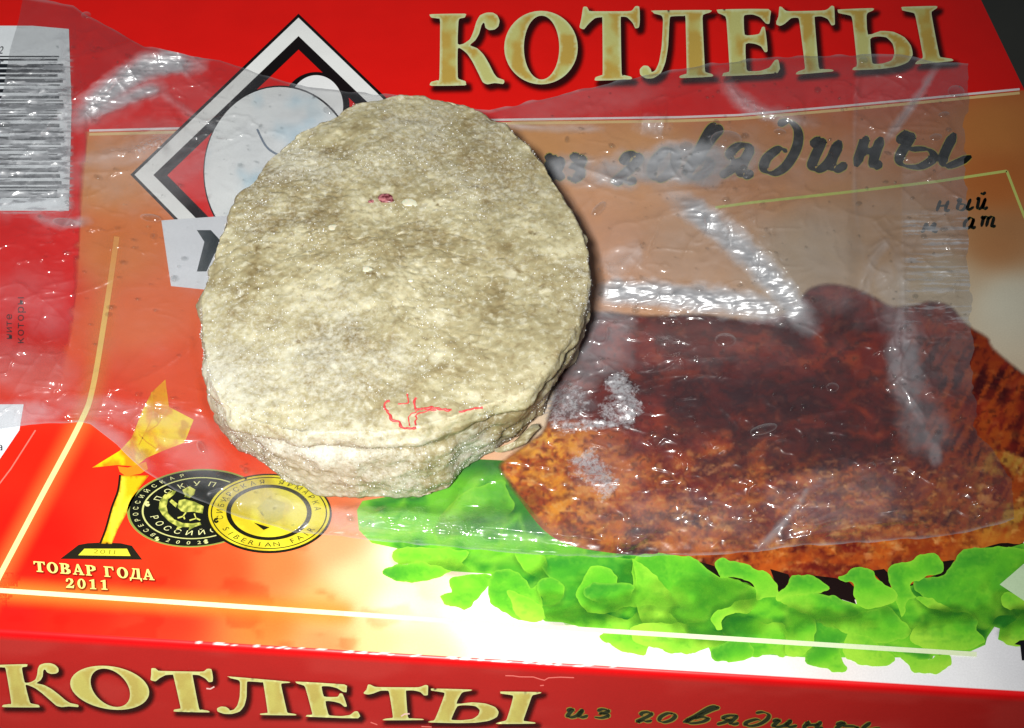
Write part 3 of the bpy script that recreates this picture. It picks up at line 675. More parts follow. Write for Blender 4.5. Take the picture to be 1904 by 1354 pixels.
LEAVES = [  # (points, crop, layer, brightness)
    (LA([(205,625),(300,590),(420,580),(520,600),(590,625),(480,665),(350,690),(280,668)]), 5, .35),
    (LA([(575,660),(640,645),(760,640),(805,650),(800,690),(760,750),(710,790),(690,825),(610,825),(520,765),(590,740),(570,700)]), 5, .55),
    (LA([(800,650),(850,620),(940,625),(980,660),(1030,720),(1070,690),(1080,800),(1100,850),(1090,895),(970,895),(860,845),(800,800),(785,740)]), 6, .5),
    (LA([(895,730),(930,740),(1000,760),(1060,800),(1090,850),(1090,895),(970,895),(930,830),(905,780)]), 7, .75),
    (LA([(1060,690),(1100,665),(1170,670),(1205,710),(1195,770),(1170,800),(1100,790),(1065,740)]), 7, .4),
    (LA([(935,525),(1075,530),(1110,590),(1100,640),(1060,655),(1000,630),(965,590)]), 6, .55),
    (LA([(290,500),(660,510),(640,580),(700,625),(590,625),(420,578),(300,588)]), 4, .7),
    (LA([(1090,545),(1590,560),(1600,650),(1560,800),(1420,830),(1190,905),(1110,880),(1075,815),(1170,800),(1205,720),(1120,660)]), 4, .12),
    (LA([(1270,750),(1300,690),(1330,620),(1390,590),(1450,610),(1490,660),(1500,700),(1600,690),(1580,560),(1650,600),(1750,700),(1820,815),(1680,815),(1540,822),(1430,860),(1330,850),(1290,800)]), 7, .62),
    (LA([(1310,720),(1370,690),(1480,690),(1590,700),(1570,770),(1500,800),(1400,800),(1330,770)]), 8, .1),
    (LA([(1110,880),(1330,850),(1430,862),(1560,890),(1650,820),(1800,870),(1884,1000),(1700,950),(1440,955),(1190,905)]), 6, .72),
    (LA([(1400,985),(1440,960),(1600,950),(1800,960),(1884,980),(1884,1075),(1750,1060),(1700,1025),(1660,1040),(1640,1085),(1500,1050)]), 6, .85),
    (LA([(860,130),(700,170),(600,240),(510,360),(520,400),(640,400),(760,370),(900,330),(930,250),(890,180)]), 5, .55),
    (LB([(-240,400),(0,400),(60,400),(120,440),(150,470),(220,515),(300,520),(420,600),(300,700),(170,740),(0,780),(-200,780),(-250,600)]), 6, .45),
    (LB([(190,440),(220,415),(280,420),(400,460),(480,490),(530,560),(540,612),(430,640),(420,580),(380,540),(300,520),(225,500)]), 8, .5),
    (LB([(175,740),(190,700),(260,685),(330,640),(410,630),(430,660),(370,710),(290,715),(230,760),(240,800),(195,795)]), 9, .8),
    (LB([(-250,780),(0,770),(170,800),(270,850),(230,890),(160,905),(60,940),(0,935),(-240,880)]), 8, .9),
    (LB([(165,930),(240,880),(330,850),(400,900),(395,945),(360,975),(270,990),(200,980)]), 8, .25),
    (LB([(230,760),(330,720),(480,770),(580,780),(590,950),(500,945),(390,950),(330,870),(240,830)]), 7, .4),
    (LB([(610,520),(640,500),(720,505),(780,540),(832,580),(770,605),(640,620),(540,650),(540,605),(590,570)]), 8, .5),
    (LB([(555,660),(620,620),(770,605),(900,640),(1000,710),(900,735),(760,740),(650,700)]), 9, .45),
    (LB([(560,790),(590,750),(680,720),(745,760),(750,850),(720,920),(680,950),(590,950),(590,860)]), 9, .6),
    (LB([(740,750),(930,830),(880,900),(905,970),(915,1035),(800,1028),(690,980),(730,900)]), 8, .25),
    (LB([(900,900),(940,830),(1050,850),(1100,890),(1185,960),(1170,1000),(1000,1000),(920,960)]), 9, .8),
    (LB([(740,745),(900,735),(1000,712),(1150,680),(1220,750),(1280,830),(1100,880),(930,830)]), 8, .55),
    (LB([(870,520),(920,490),(970,460),(1050,470),(1120,550),(1190,590),(1195,650),(1100,690),(1000,680),(960,620),(965,570),(940,545)]), 10, .45),
    (LB([(1100,890),(1300,910),(1340,970),(1420,960),(1480,930),(1510,980),(1480,1020),(1380,1055),(1300,1040),(1240,970)]), 8, .75),
    (LB([(1220,920),(1330,925),(1400,955),(1350,975),(1300,965)]), 9, .02),
    (LB([(1150,490),(1170,450),(1270,420),(1330,385),(1400,385),(1450,430),(1445,490),(1300,540),(1280,580),(1310,630),(1260,660),(1230,740),(1200,650),(1170,580)]), 8, .5),
    (LB([(1285,560),(1320,520),(1460,500),(1560,372),(1700,350),(1830,350),(1990,400),(1990,700),(1800,720),(1700,790),(1640,790),(1600,720),(1500,700),(1400,690),(1330,620)]), 7, .42),
    (LB([(1310,625),(1370,625),(1450,670),(1500,695),(1470,712),(1400,695),(1340,660)]), 10, .85),
    (LB([(1280,830),(1340,750),(1480,700),(1560,700),(1640,750),(1640,810),(1690,870),(1600,910),(1400,920),(1290,880)]), 9, .7),
    (LB([(1780,660),(1810,600),(1990,640),(1990,690),(1830,700)]), 9, .75),
    (LB([(1780,820),(1850,750),(1990,690),(1990,890),(1830,890),(1770,850)]), 8, .65),
]
def leaf_col(b, seed):
    ga = RNG.uniform(.6, 2.2)                # painted gradient runs towards the leaf edge in the artwork
    def f(px, py, d):
        n = fbm(px / 55, py / 40, 0, 3, seed); f2 = fbm(px / 9, py / 9, 0, 2, seed + 9)
        deep, mid, hi = np.array([54., 148, 40]), np.array([104., 200, 42]), np.array([168., 230, 64])
        u = (px * math.cos(ga) + py * math.sin(ga)); u = (u - u.min()) / (np.ptp(u) + 1e-6)
        t = b * 1.15 - .08 + (u - .45) * .8 + (n - .5) * .9 + (f2 - .5) * .12
        c = mix(np.tile(deep, (len(px), 1)), mid, t * 1.5); c = mix(c, hi, (t - .62) * 1.5)
        c = mix(c, hi, sstep(2.6, 0, d) * .34 + sstep(16, 0, d) * .18)
        rf = np.abs(fbm(px / 44 + 3 * n, py / 32, 0, 3, seed + 5) - .5)
        c = mix(c, deep, sstep(.05, 0, rf) * .22 * sstep(4, 12, d))
        c = mix(c, hi, sstep(.04, .085, rf) * sstep(.13, .085, rf) * .16)
        return c
    return f
LEAVES.sort(key=lambda t: t[1])
for k, (pts, lay, b) in enumerate(LEAVES):
    o_ = resample(spline(pts, 4), 4); jx = fbm(o_[:, 0] / 16, o_[:, 1] / 16, 0, 2, 400 + k) - .5; jy = fbm(o_[:, 0] / 16, o_[:, 1] / 16, 7, 2, 500 + k) - .5
    cen = o_.mean(0); mid_y = 1075 + .075 * (cen[0] - 700); dirv = np.array([math.sin(k * 2.3) * .55, 1.0 if cen[1] < mid_y else -1.0]); dirv /= np.linalg.norm(dirv)
    rel = (o_ - cen) @ dirv; r0, r1 = rel.min(), rel.max()
    def fade(x, y, d, c=cen, dv=dirv, r0=r0, r1=r1, k=k):
        u = (((x - c[0]) * dv[0] + (y - c[1]) * dv[1]) - r0) / (r1 - r0) + .5 * (fbm(x / 30, y / 30, 0, 2, 600 + k) - .5)
        return 1 - .93 * sstep(.42, .92, u)
    lo_ = 5.6 + k * .35
    tst = cen + (o_ - cen) * .8; onb = (inside(tst[:, 0], tst[:, 1], [BASE1]) | inside(tst[:, 0], tst[:, 1], [BASE2])).mean()
    if onb > .8: soft_shape('leaf_shadow', [o_[::3]], (24, 104, 32), .24, 8, 4, lo_ - .17, BOX, 'top', dirv[0] * 3, dirv[1] * 7)
    patch('lettuce_leaf', [o_ + np.c_[jx, jy] * 8], leaf_col(b + .12, 100 + k), 4.5, lo_, BOX, alpha=fade if onb > .8 else None)
mt = patch('cutlet_picture', [spline(MEAT, 3)], meat_col, 4.0, 4, BOX, alpha=lambda x, y, d: np.maximum(sstep(0, 11, d), sstep(900, 1000, y)))
patch('gap_shade', [LB([(-150,330),(400,340),(1000,400),(1900,280),(1900,600),(1200,640),(600,640),(0,560)])], (24, 8, 6), 20, 3.4, mt)
# dark gaps under the cutlet between the leaf tips
for poly in ([(500,470),(600,500),(610,520),(590,570),(540,605),(525,540)], [(690,500),(860,520),(940,545),(965,570),(960,620),(975,665),(900,640),(770,605),(832,580),(780,540)], [(1060,480),(1130,470),(1150,490),(1170,580),(1120,550)], [(130,450),(190,460),(225,500),(222,518),(150,470)], [(1440,430),(1520,420),(1470,505),(1445,490)]):
    patch('gap_shade', [LB(poly)], (24, 8, 6), 8, 5.3, mt)
patch('price_flash', [[(1859, 1087), (1960, 1000), (1990, 1160), (1904, 1117)]], (206, 232, 190), 12, 18, BOX)
patch('small_print_mark', [[(1886, 1198), (1896, 1191), (1930, 1188), (1930, 1230), (1900, 1228), (1897, 1200)]], (16, 14, 20), 12, 18, BOX)

# ---- paper sticker with bars on the end flap, small print
def sticker():
    lab = patch('paper_label', [[(-32, 48), (60, 48), (128, 54), (133, 200), (128, 392), (60, 392), (-44, 392)]], (236, 242, 246), 14, 14, BOX)
    rows = []
    rr = random.Random(3); y = 104.0
    while y < 372:
        h = rr.choice((2, 2.5, 3.5, 5, 7)); rows.append((y, h)); y += h + rr.choice((2.5, 3, 4, 6))
    for k, (y, h) in enumerate(rows):
        x0 = -30; x1 = 112 + rr.uniform(-6, 8)
        patch('label_bar', [[(x0, y), (x1, y), (x1, y + h), (x0, y + h)]], (30, 34, 40), 30, 15, lab)
    w = patch('paper_label', [[(-60, 752), (44, 752), (36, 800), (0, 853), (-60, 918)]], (236, 240, 246), 16, 14, BOX)
    def rot_line(s, x0, y0, dx, dy, size):
        items, pos = [], 0
        for ch in s:
            def fn(x, y, pos=pos): return x0 + dx * (x + pos) * size + y * dy * size, y0 + dy * (x + pos) * size - y * dx * size * 0
            def fn2(x, y, pos=pos): return x0 - y * size, y0 - (x + pos) * size * 1.15
            items.append((ch, fn2)); pos += glyph(ch)[0][:, 0].max() + .1
        return items
    text_mesh('small_print', rot_line('которы', 44, 640, 0, -1, 20) + rot_line('ните', 22, 632, 0, -1, 18), (70, 6, 6), 14, BOX, 'top')
    text_mesh('label_lettering', [('а', lambda x, y: (-8 + x * 26, 838 - y * 20))], (16, 16, 20), 16, w)
    text_mesh('label_lettering', [(c, (lambda x, y, k=k: (-4 + x * 18 + y * 6, 100 + k * 24 - y * 20))) for k, c in enumerate('2г')], (30, 30, 36), 16, lab)
sticker()
settle(BOX)

# ------------------------------------------------------------------ patty outline (used by bag and patty)
RIM = [(728,190),(800,188),(860,200),(930,235),(985,280),(1030,340),(1065,400),(1090,460),(1101,520),(1096,570),(1078,620),(1057,650),(1036,680),(995,726),(950,745),(898,760),(824,786),(771,801),(700,808),(640,809),(557,806),(501,797),(464,786),(430,770),(402,742),(388,715),(377,664),(371,622),(372,580),(374,563),(399,473),(427,417),(442,377),(476,343),(495,312),(526,281),(557,256),(604,234),(650,210),(697,194)]
SIL = [(391,734),(410,790),(440,830),(470,855),(495,880),(540,903),(580,920),(610,925),(660,930),(700,935),(760,932),(820,937),(835,915),(845,890),(880,870),(925,846),(1000,775),(1030,730),(1060,660)]

# ------------------------------------------------------------------ plastic bag
TOPC = np.array([(-80,-30),(51,-4),(136,10),(160,28),(183,38),(268,86),(357,105),(408,110),(455,127),(550,158),(631,168),(706,175),(804,187),(875,203),(910,207),(964,194),(1066,170),(1202,139),(1276,127),(1322,119),(1366,114),(1454,105),(1570,102),(1672,102),(1702,108),(1740,118),(1799,117),(1900,117)], float)
BOTC = np.array([(-80,800),(0,796),(60,789),(150,786),(168,790),(218,829),(268,876),(293,892),(326,913),(388,939),(423,955),(474,970),(546,990),(577,993),(640,999),(810,1016),(946,1028),(1014,1033),(1115,1035),(1280,1034),(1409,1027),(1455,1017),(1650,1006),(1768,996),(1832,981),(1886,966),(1950,962)], float)
RGT = np.array([(117,1799),(153,1801),(231,1794),(400,1794),(495,1801),(590,1807),(800,1815),(900,1884),(966,1886)], float)
LFT = np.array([(0,42),(40,34),(94,18),(174,5),(260,-24),(400,-60),(800,-70)], float)
def bag_uv(u, v):
    """u along the bag, v from its far edge to its near edge"""
    y = 400 * np.ones_like(u)
    for _ in range(6):
        xr = np.interp(y, RGT[:, 0], RGT[:, 1]); xl = np.interp(y, LFT[:, 0], LFT[:, 1])
        xr = xr + 7 * (noise3(y / 9, 0.0, 0.0, 61) - .5) + 10 * (noise3(y / 40, 0.0, 0.0, 62) - .5)
        x = xl + (xr - xl) * u
        y0 = np.interp(x, TOPC[:, 0], TOPC[:, 1]) + 5 * (noise3(x / 24, 0.0, 0.0, 63) - .5); y1 = np.interp(x, BOTC[:, 0], BOTC[:, 1]) + 4 * (noise3(x / 30, 0.0, 0.0, 64) - .5)
        y = y0 + (y1 - y0) * v
    return x, y
def ridge(px, py, pts, amp, sig, taper=True):
    p = spline(pts, 4, False) if len(pts) > 2 else np.asarray(pts, float)
    lo, hi = p.min(0) - sig * 6, p.max(0) + sig * 6
    m = (px > lo[0]) & (px < hi[0]) & (py > lo[1]) & (py < hi[1]); out = np.zeros(px.shape)
    if m.any():
        d, f = seg_dist(px[m], py[m], p); a = np.sqrt(np.clip(4 * f * (1 - f), 0.02, 1)) if taper else 1
        out[m] = amp * .56 * np.exp(-(np.sqrt((d / sig) ** 2 + .05) - .22) * 1.15) * a
    return out
PXMM = 6.3
def step_fold(px, py, pts, A, sg, side, kind, win):
    """a drape in the film: 'crest' falls away below the line, 'foot' rises above it; steepest at the line"""
    p = spline(pts, 5, False); out = np.zeros(px.shape); lo, hi = p.min(0) - win * 2.2, p.max(0) + win * 2.2
    m = (px > lo[0]) & (px < hi[0]) & (py > lo[1]) & (py < hi[1])
    if not m.any(): return out
    x, y = px[m], py[m]; best = np.full(x.shape, 1e9); sgn = np.ones(x.shape); fr = np.zeros(x.shape); n = len(p) - 1
    for i in range(n):
        a, d = p[i], p[i + 1] - p[i]; t = ((x - a[0]) * d[0] + (y - a[1]) * d[1]) / (d @ d); tc = np.clip(t, 0, 1)
        ex, ey = x - a[0] - tc * d[0], y - a[1] - tc * d[1]; r = np.hypot(ex, ey); k = r < best
        best = np.where(k, r, best); sgn = np.where(k, np.sign(d[0] * ey - d[1] * ex), sgn); fr = np.where(k, (i + tc) / n, fr)
    s = best * sgn * side                     # positive on the sloping side
    wob = 1 + .5 * (fbm(x / 30, y / 30, 0, 2, 131) - .5); sp = np.maximum(s, 0) / (sg * wob); sn = np.maximum(-s, 0)
    if kind == 'crest': h = np.where(s > 0, np.exp(-sp), np.exp(-(sn / win) ** 2))
    else: h = np.where(s > 0, (1 - np.exp(-sp)) * np.exp(-(np.maximum(s, 0) / win) ** 2), 0)
    out[m] = A * h * sstep(0, .22, fr) * sstep(1, .85, fr)
    return out
STEPS = [([(590,948),(700,962),(850,976),(1000,990),(1100,1002),(1150,1012)], 3.2, 26, 1, 'crest', 60), ([(1440,992),(1550,968),(1650,952),(1745,946)], 2.8, 22, 1, 'crest', 50), ([(40,300),(90,236),(150,172),(215,122)], 1.0, 9, 1, 'crest', 24), ([(25,706),(110,712),(220,735),(330,752),(400,768)], 1.6, 16, 1, 'crest', 40), ([(1480,900),(1540,884),(1620,858),(1700,842)], 1.8, 16, 1, 'crest', 44), ([(1262,925),(1230,965),(1190,1000),(1150,1020)], 1.4, 12, -1, 'crest', 40),
         ([(1270,352),(1325,384),(1372,416),(1425,462),(1478,525),(1520,596)], 6.2, 46, 1, 'crest', 120), ([(1080,560),(1120,568),(1180,572),(1250,580),(1350,584),(1480,590)], 5.0, 36, -1, 'foot', 110), ([(140,222),(205,150),(250,112),(300,96),(372,104)], 4.6, 28, 1, 'crest', 50), ([(1090,480),(1140,462),(1180,452),(1215,462)], 1.8, 24, 1, 'crest', 60),
         ([(1335,140),(1375,180),(1430,204),(1500,216)], 2.8, 20, 1, 'crest', 50), ([(1010,800),(1080,790),(1190,780)], 2.2, 24, -1, 'foot', 70), ([(230,290),(300,262),(345,236)], 1.8, 18, 1, 'crest', 50), ([(1640,440),(1672,540),(1660,640),(1700,760)], 2.0, 20, 1, 'crest', 50), ([(1185,228),(1240,232)], 1.4, 16, 1, 'crest', 40)]
FOLDS = [  # polyline, width px, strength (1 = steep enough to mirror the flash)
    ([(222,776),(232,777),(250,794),(290,810),(330,818),(378,816)], 5, 1.5),
    ([(640,974),(760,987),(900,1000),(1010,1010),(1100,1023),(1147,1031)], 10, .9), ([(1147,1030),(1180,1015),(1215,990),(1240,960),(1264,930)], 4, .95),
    ([(1440,1008),(1550,986),(1650,970),(1730,965)], 10, 1.0), ([(1409,1022),(1440,985),(1480,940),(1505,900)], 9, .8), ([(1490,945),(1540,915),(1590,893),(1650,862)], 6, 1.1),
    ([(1560,858),(1620,858),(1680,850),(1720,858),(1760,850)], 3, .8), ([(1640,500),(1668,560),(1672,610),(1645,650),(1660,690),(1700,760),(1742,830)], 10, .8), ([(1600,545),(1612,500),(1640,455),(1660,440)], 12, .9),
    ([(1592,106),(1590,250),(1590,400)], 4, .9), ([(1676,300),(1680,500),(1684,640)], 4, .9), ([(1150,500),(1180,470),(1200,455)], 14, .75),
    ([(28,306),(80,242),(120,196),(165,160),(205,128)], 4, 1.1), ([(215,266),(260,249),(308,231)], 4, 1.1),
    ([(285,165),(340,200),(405,236)], 8, .6), ([(225,212),(219,245)], 3, .9), ([(80,12),(110,14),(135,24),(142,60),(138,100)], 4, .9), ([(150,60),(165,100),(185,135)], 4, .8),
    ([(1345,150),(1368,185),(1400,205),(1450,215),(1495,228)], 9, 1.0), ([(1358,148),(1366,172),(1384,192)], 4, 1.1), ([(1535,225),(1545,250),(1556,272)], 3, .9),
    ([(1495,345),(1510,362),(1500,380),(1492,385)], 4, .8), ([(10,487),(60,484),(112,475)], 3.5, .9), ([(12,512),(60,546),(105,580),(128,612),(140,640),(168,652)], 6, .95), ([(22,712),(60,718),(105,725)], 4, 1.0),
    ([(105,725),(200,740),(300,755),(400,778)], 6, .6), ([(412,862),(424,880),(436,896)], 3, .9), ([(150,290),(220,286),(300,262),(340,245)], 16, .7), ([(1680,400),(1740,396),(1800,385)], 3, .8),
    ([(1750,150),(1775,158),(1800,170)], 4, .9), ([(1810,905),(1830,900),(1850,908),(1872,918)], 4, 1.1), ([(1833,975),(1850,968),(1870,966)], 4, 1.1), ([(1725,870),(1733,890),(1741,908)], 3, 1.0),
    ([(1700,700),(1760,730),(1830,762)], 3, .8), ([(1320,230),(1350,262),(1395,252)], 7, .9), ([(870,206),(910,204),(930,212)], 4, 1.1), ([(925,226),(960,232),(1010,234)], 5, 1.0), ([(1090,560),(1085,620),(1050,690)], 18, .5),
    ([(1480,940),(1580,930),(1660,925)], 4, .7), ([(1620,940),(1640,925),(1650,915)], 3, .8), ([(1170,235),(1215,220),(1260,240)], 12, .8), ([(565,168),(640,172),(720,180),(800,190)], 5, .9), ([(470,210),(455,240),(446,268)], 3, 1.0),
]
def _crinkles():
    r = random.Random(21); out = []
    for x0, y0, x1, y1, n in ((30, 60, 560, 420, 60), (0, 60, 150, 420, 30), (0, 420, 380, 780, 40), (1020, 160, 1790, 420, 70), (1100, 420, 1800, 820, 50), (1040, 800, 1870, 990, 70), (400, 860, 900, 1000, 20), (1600, 400, 1795, 820, 40), (1560, 110, 1795, 330, 40)):
        for _ in range(n):
            x, y = r.uniform(x0, x1), r.uniform(y0, y1); a = r.gauss(0, .75) if r.random() < .75 else r.uniform(0, math.pi); ln = r.uniform(10, 42); b = r.uniform(-.5, .5)
            out.append(([(x + math.cos(a) * ln * t - math.sin(a) * b * ln * t * t, y + math.sin(a) * ln * t + math.cos(a) * b * ln * t * t) for t in (-1, -.5, 0, .5, 1)], r.uniform(2.6, 5.4), r.uniform(.55, 1.4)))
    for x0, y0, x1, y1, n in ((60, 60, 420, 330, 9), (20, 430, 360, 780, 10), (1080, 170, 1600, 420, 10), (1150, 620, 1650, 980, 16), (1580, 130, 1790, 900, 16), (420, 880, 900, 1000, 4)):
        for _ in range(n):                   # longer straight creases
            x, y = r.uniform(x0, x1), r.uniform(y0, y1); a = r.gauss(-.35, .6); ln = r.uniform(45, 110); b = r.uniform(-.15, .15)
            out.append(([(x + math.cos(a) * ln * t - math.sin(a) * b * ln * t * t, y + math.sin(a) * ln * t + math.cos(a) * b * ln * t * t) for t in (-1, -.5, 0, .5, 1)], r.uniform(3.2, 6.5), r.uniform(.7, 1.35)))
    return out
CRINKLES = _crinkles()
FOLDS += [([tuple(p + (0, 5)) for p in TOPC[2:15]], 2.6, .8), ([tuple(p + (0, 5)) for p in TOPC[14:27]], 2.6, .8), ([tuple(p + (0, -5)) for p in BOTC[2:16]], 2.6, .7), ([tuple(p + (0, -5)) for p in BOTC[15:25]], 2.6, .7)]
FOLDS += [([(1600,330),(1660,250),(1740,140)],5,1.0), ([(1565,215),(1610,180),(1660,150)],4,1.0), ([(1700,230),(1745,190),(1795,160)],4,1.1), ([(1620,135),(1660,150),(1690,170)],4,1.1), ([(1600,250),(1680,236),(1780,240)],5,1.1), ([(1640,300),(1720,290),(1790,300)],4,1.0),
          ([(140,20),(150,120),(165,250)],5,.9), ([(115,60),(120,200),(125,330)],4,.9), ([(60,300),(110,330),(150,390)],4,.9), ([(20,420),(70,440),(140,430)],4,1.0), ([(10,600),(70,640),(120,690)],5,1.0), ([(180,60),(230,110),(280,200)],4,.9), ([(330,110),(360,150),(420,190)],4,1.0)]
BAG = thing('plastic_bag', (0.02, 0.0, H), 'clear crinkled plastic bag with water droplets spread under the patty on the box', 'plastic bag')
def film_mat():
    m, nt, out = new_mat('clear_film'); L = nt.links.new
    tc = N(nt, 'ShaderNodeTexCoord')
    veil = N(nt, 'ShaderNodeAttribute', attribute_name='veil'); frost = N(nt, 'ShaderNodeAttribute', attribute_name='frost')
    n1 = N(nt, 'ShaderNodeTexNoise'); n1.inputs['Scale'].default_value = 160; n1.inputs['Detail'].default_value = 5; L(tc.outputs['Object'], n1.inputs['Vector'])
    n2 = N(nt, 'ShaderNodeTexNoise'); n2.inputs['Scale'].default_value = 850; n2.inputs['Detail'].default_value = 6; n2.inputs['Roughness'].default_value = .72; L(tc.outputs['Object'], n2.inputs['Vector'])
    bp = N(nt, 'ShaderNodeBump'); bp.inputs['Strength'].default_value = .16; bp.inputs['Distance'].default_value = .0012; L(n1.outputs[0], bp.inputs['Height'])
    tr = N(nt, 'ShaderNodeBsdfTransparent'); tr.inputs[0].default_value = (.995, .995, .995, 1)
    df = N(nt, 'ShaderNodeBsdfDiffuse'); df.inputs[0].default_value = (.82, .85, .90, 1)
    tl = N(nt, 'ShaderNodeBsdfTranslucent'); tl.inputs[0].default_value = (.72, .74, .78, 1)
    dm = N(nt, 'ShaderNodeMixShader', i_0=.25); L(df.outputs[0], dm.inputs[1]); L(tl.outputs[0], dm.inputs[2])
    # frost grains: noise against the frost amount
    sb = N(nt, 'ShaderNodeMath', operation='ADD'); L(n2.outputs[0], sb.inputs[0]); L(frost.outputs['Fac'], sb.inputs[1])
    mr = N(nt, 'ShaderNodeMapRange'); mr.inputs['From Min'].default_value = .72; mr.inputs['From Max'].default_value = 1.15; mr.inputs['To Max'].default_value = .85; L(sb.outputs[0], mr.inputs['Value'])
    vn = N(nt, 'ShaderNodeMath', operation='MULTIPLY_ADD'); vn.inputs[1].default_value = 1.1; vn.inputs[2].default_value = .45; L(n1.outputs[0], vn.inputs[0])
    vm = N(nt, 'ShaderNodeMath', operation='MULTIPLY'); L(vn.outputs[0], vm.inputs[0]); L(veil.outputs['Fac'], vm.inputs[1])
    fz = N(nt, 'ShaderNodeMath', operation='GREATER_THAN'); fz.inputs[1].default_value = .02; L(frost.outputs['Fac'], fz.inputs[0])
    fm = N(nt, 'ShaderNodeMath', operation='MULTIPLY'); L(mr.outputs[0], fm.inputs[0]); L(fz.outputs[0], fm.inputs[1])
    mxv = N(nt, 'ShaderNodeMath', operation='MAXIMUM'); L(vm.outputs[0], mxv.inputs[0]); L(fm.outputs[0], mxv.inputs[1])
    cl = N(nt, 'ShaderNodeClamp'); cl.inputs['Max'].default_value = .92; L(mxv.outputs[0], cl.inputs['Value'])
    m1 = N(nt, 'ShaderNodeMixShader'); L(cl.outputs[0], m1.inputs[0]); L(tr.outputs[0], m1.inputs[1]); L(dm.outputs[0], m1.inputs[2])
    g1 = N(nt, 'ShaderNodeBsdfGlossy'); g1.inputs['Roughness'].default_value = .09; L(bp.outputs[0], g1.inputs['Normal'])
    g2 = N(nt, 'ShaderNodeBsdfGlossy'); g2.inputs['Roughness'].default_value = .34; L(bp.outputs[0], g2.inputs['Normal'])
    gm = N(nt, 'ShaderNodeMixShader', i_0=.35); L(g1.outputs[0], gm.inputs[1]); L(g2.outputs[0], gm.inputs[2])
    lw = N(nt, 'ShaderNodeLayerWeight', i_Blend=.5); L(bp.outputs[0], lw.inputs['Normal'])
    pw = N(nt, 'ShaderNodeMath', operation='POWER'); pw.inputs[1].default_value = 5; L(lw.outputs['Facing'], pw.inputs[0])
    fr = N(nt, 'ShaderNodeMath', operation='MULTIPLY_ADD'); fr.inputs[1].default_value = .9; fr.inputs[2].default_value = .085; L(pw.outputs[0], fr.inputs[0])
    g3 = N(nt, 'ShaderNodeBsdfGlossy'); g3.inputs['Roughness'].default_value = .40; L(bp.outputs[0], g3.inputs['Normal'])
    cg = N(nt, 'ShaderNodeMapRange'); cg.inputs['From Min'].default_value = .30; cg.inputs['From Max'].default_value = .9; cg.inputs['To Max'].default_value = .62; L(cl.outputs[0], cg.inputs['Value'])
    mg = N(nt, 'ShaderNodeMixShader'); L(cg.outputs[0], mg.inputs[0]); L(m1.outputs[0], mg.inputs[1]); L(g3.outputs[0], mg.inputs[2])
    m2 = N(nt, 'ShaderNodeMixShader'); L(fr.outputs[0], m2.inputs[0]); L(mg.outputs[0], m2.inputs[1]); L(gm.outputs[0], m2.inputs[2])
    L(m2.outputs[0], out.inputs[0])
    return m
FILM = film_mat()
PAT_SIL = np.vstack([np.array(RIM)[:12], np.array(SIL)[::-1], np.array(RIM)[24:]])
def film_height(px, py, x01, y01):
    """height of the upper film over the carton, in metres"""
    y0 = np.interp(px, TOPC[:, 0], TOPC[:, 1]); y1 = np.interp(px, BOTC[:, 0], BOTC[:, 1])
    xr = np.interp(py, RGT[:, 0], RGT[:, 1]); xl = np.interp(py, LFT[:, 0], LFT[:, 1])
    ed = np.minimum(np.minimum(py - y0, y1 - py), (xr - px)); ed = np.maximum(ed, 0)
    puff = 2.0 + 3.2 * np.exp(-(((px - 1330) / 260) ** 2 + ((py - 560) / 260) ** 2)) + 1.5 * np.exp(-(((px - 260) / 160) ** 2 + ((py - 300) / 220) ** 2))
    h = .35 + puff * (1 - np.exp(-ed / 34.0))
    crimp = sstep(1570, 1610, px) * sstep(820, 700, py) * .75 + sstep(150, 110, px) * sstep(470, 380, py) * .75
    h = h * (1 - crimp)
    for pts, sig, st in FOLDS:
        h += ridge(px, py, pts, st * sig / PXMM * (1.3 if sig < 12 else 1.75), sig)
    for pts, sig, st in CRINKLES:
        h += ridge(px, py, pts, st * sig / PXMM * 1.3, sig)
    # crimped seals: fine parallel ribs
    rib = sstep(1660, 1690, px) * sstep(380, 420, py) * sstep(620, 560, py)
    h += rib * .16 * (np.sin(py / 2.6 + 2 * fbm(px / 60, py / 30, 0, 2, 15)))
    ribl = sstep(130, 105, px) * sstep(90, 120, py) * sstep(400, 360, py)
    h += ribl * .22 * np.sin(py / 3.0 + 4 * fbm(px / 40, py / 25, 0, 3, 25))
    h += (fbm(px / 70, py / 45, 0, 3, 81) - .5) * 1.6 * sstep(0, 40, ed)
    rg = 1 - np.abs(2 * fbm(px / 46, py / 34, 0, 2, 85) - 1)
    h += sstep(.80, 1, rg) * .45 * sstep(0, 30, ed) * sstep(.45, .6, fbm(px / 200, py / 200, 0, 2, 86))
    h += (fbm(px / 14, py / 10, 0, 2, 82) - .5) * .13
    for pts, A, sg, side, kind, win in STEPS: h += step_fold(px, py, pts, A, sg, side, kind, win)
    cw = glare_frost_lines(px, py, GLARE_HAZE[:6] + GLARE_HAZE[6:8], -.1)      # puckered film along the big folds
    h += cw * ((fbm(px / 40, py / 11, 0, 2, 141) - .5) * 2.1 + (fbm(px / 12, py / 5, 0, 2, 142) - .5) * .5)
    # pressed flat under the patty
    d, _ = seg_dist(px, py, PAT_SIL, True); ins = inside(px, py, [PAT_SIL])
    flat = np.where(ins, 1.0, sstep(26, 0, d))
    h = h * (1 - flat) + .5 * flat
    return np.maximum(h, .42) * 1e-3
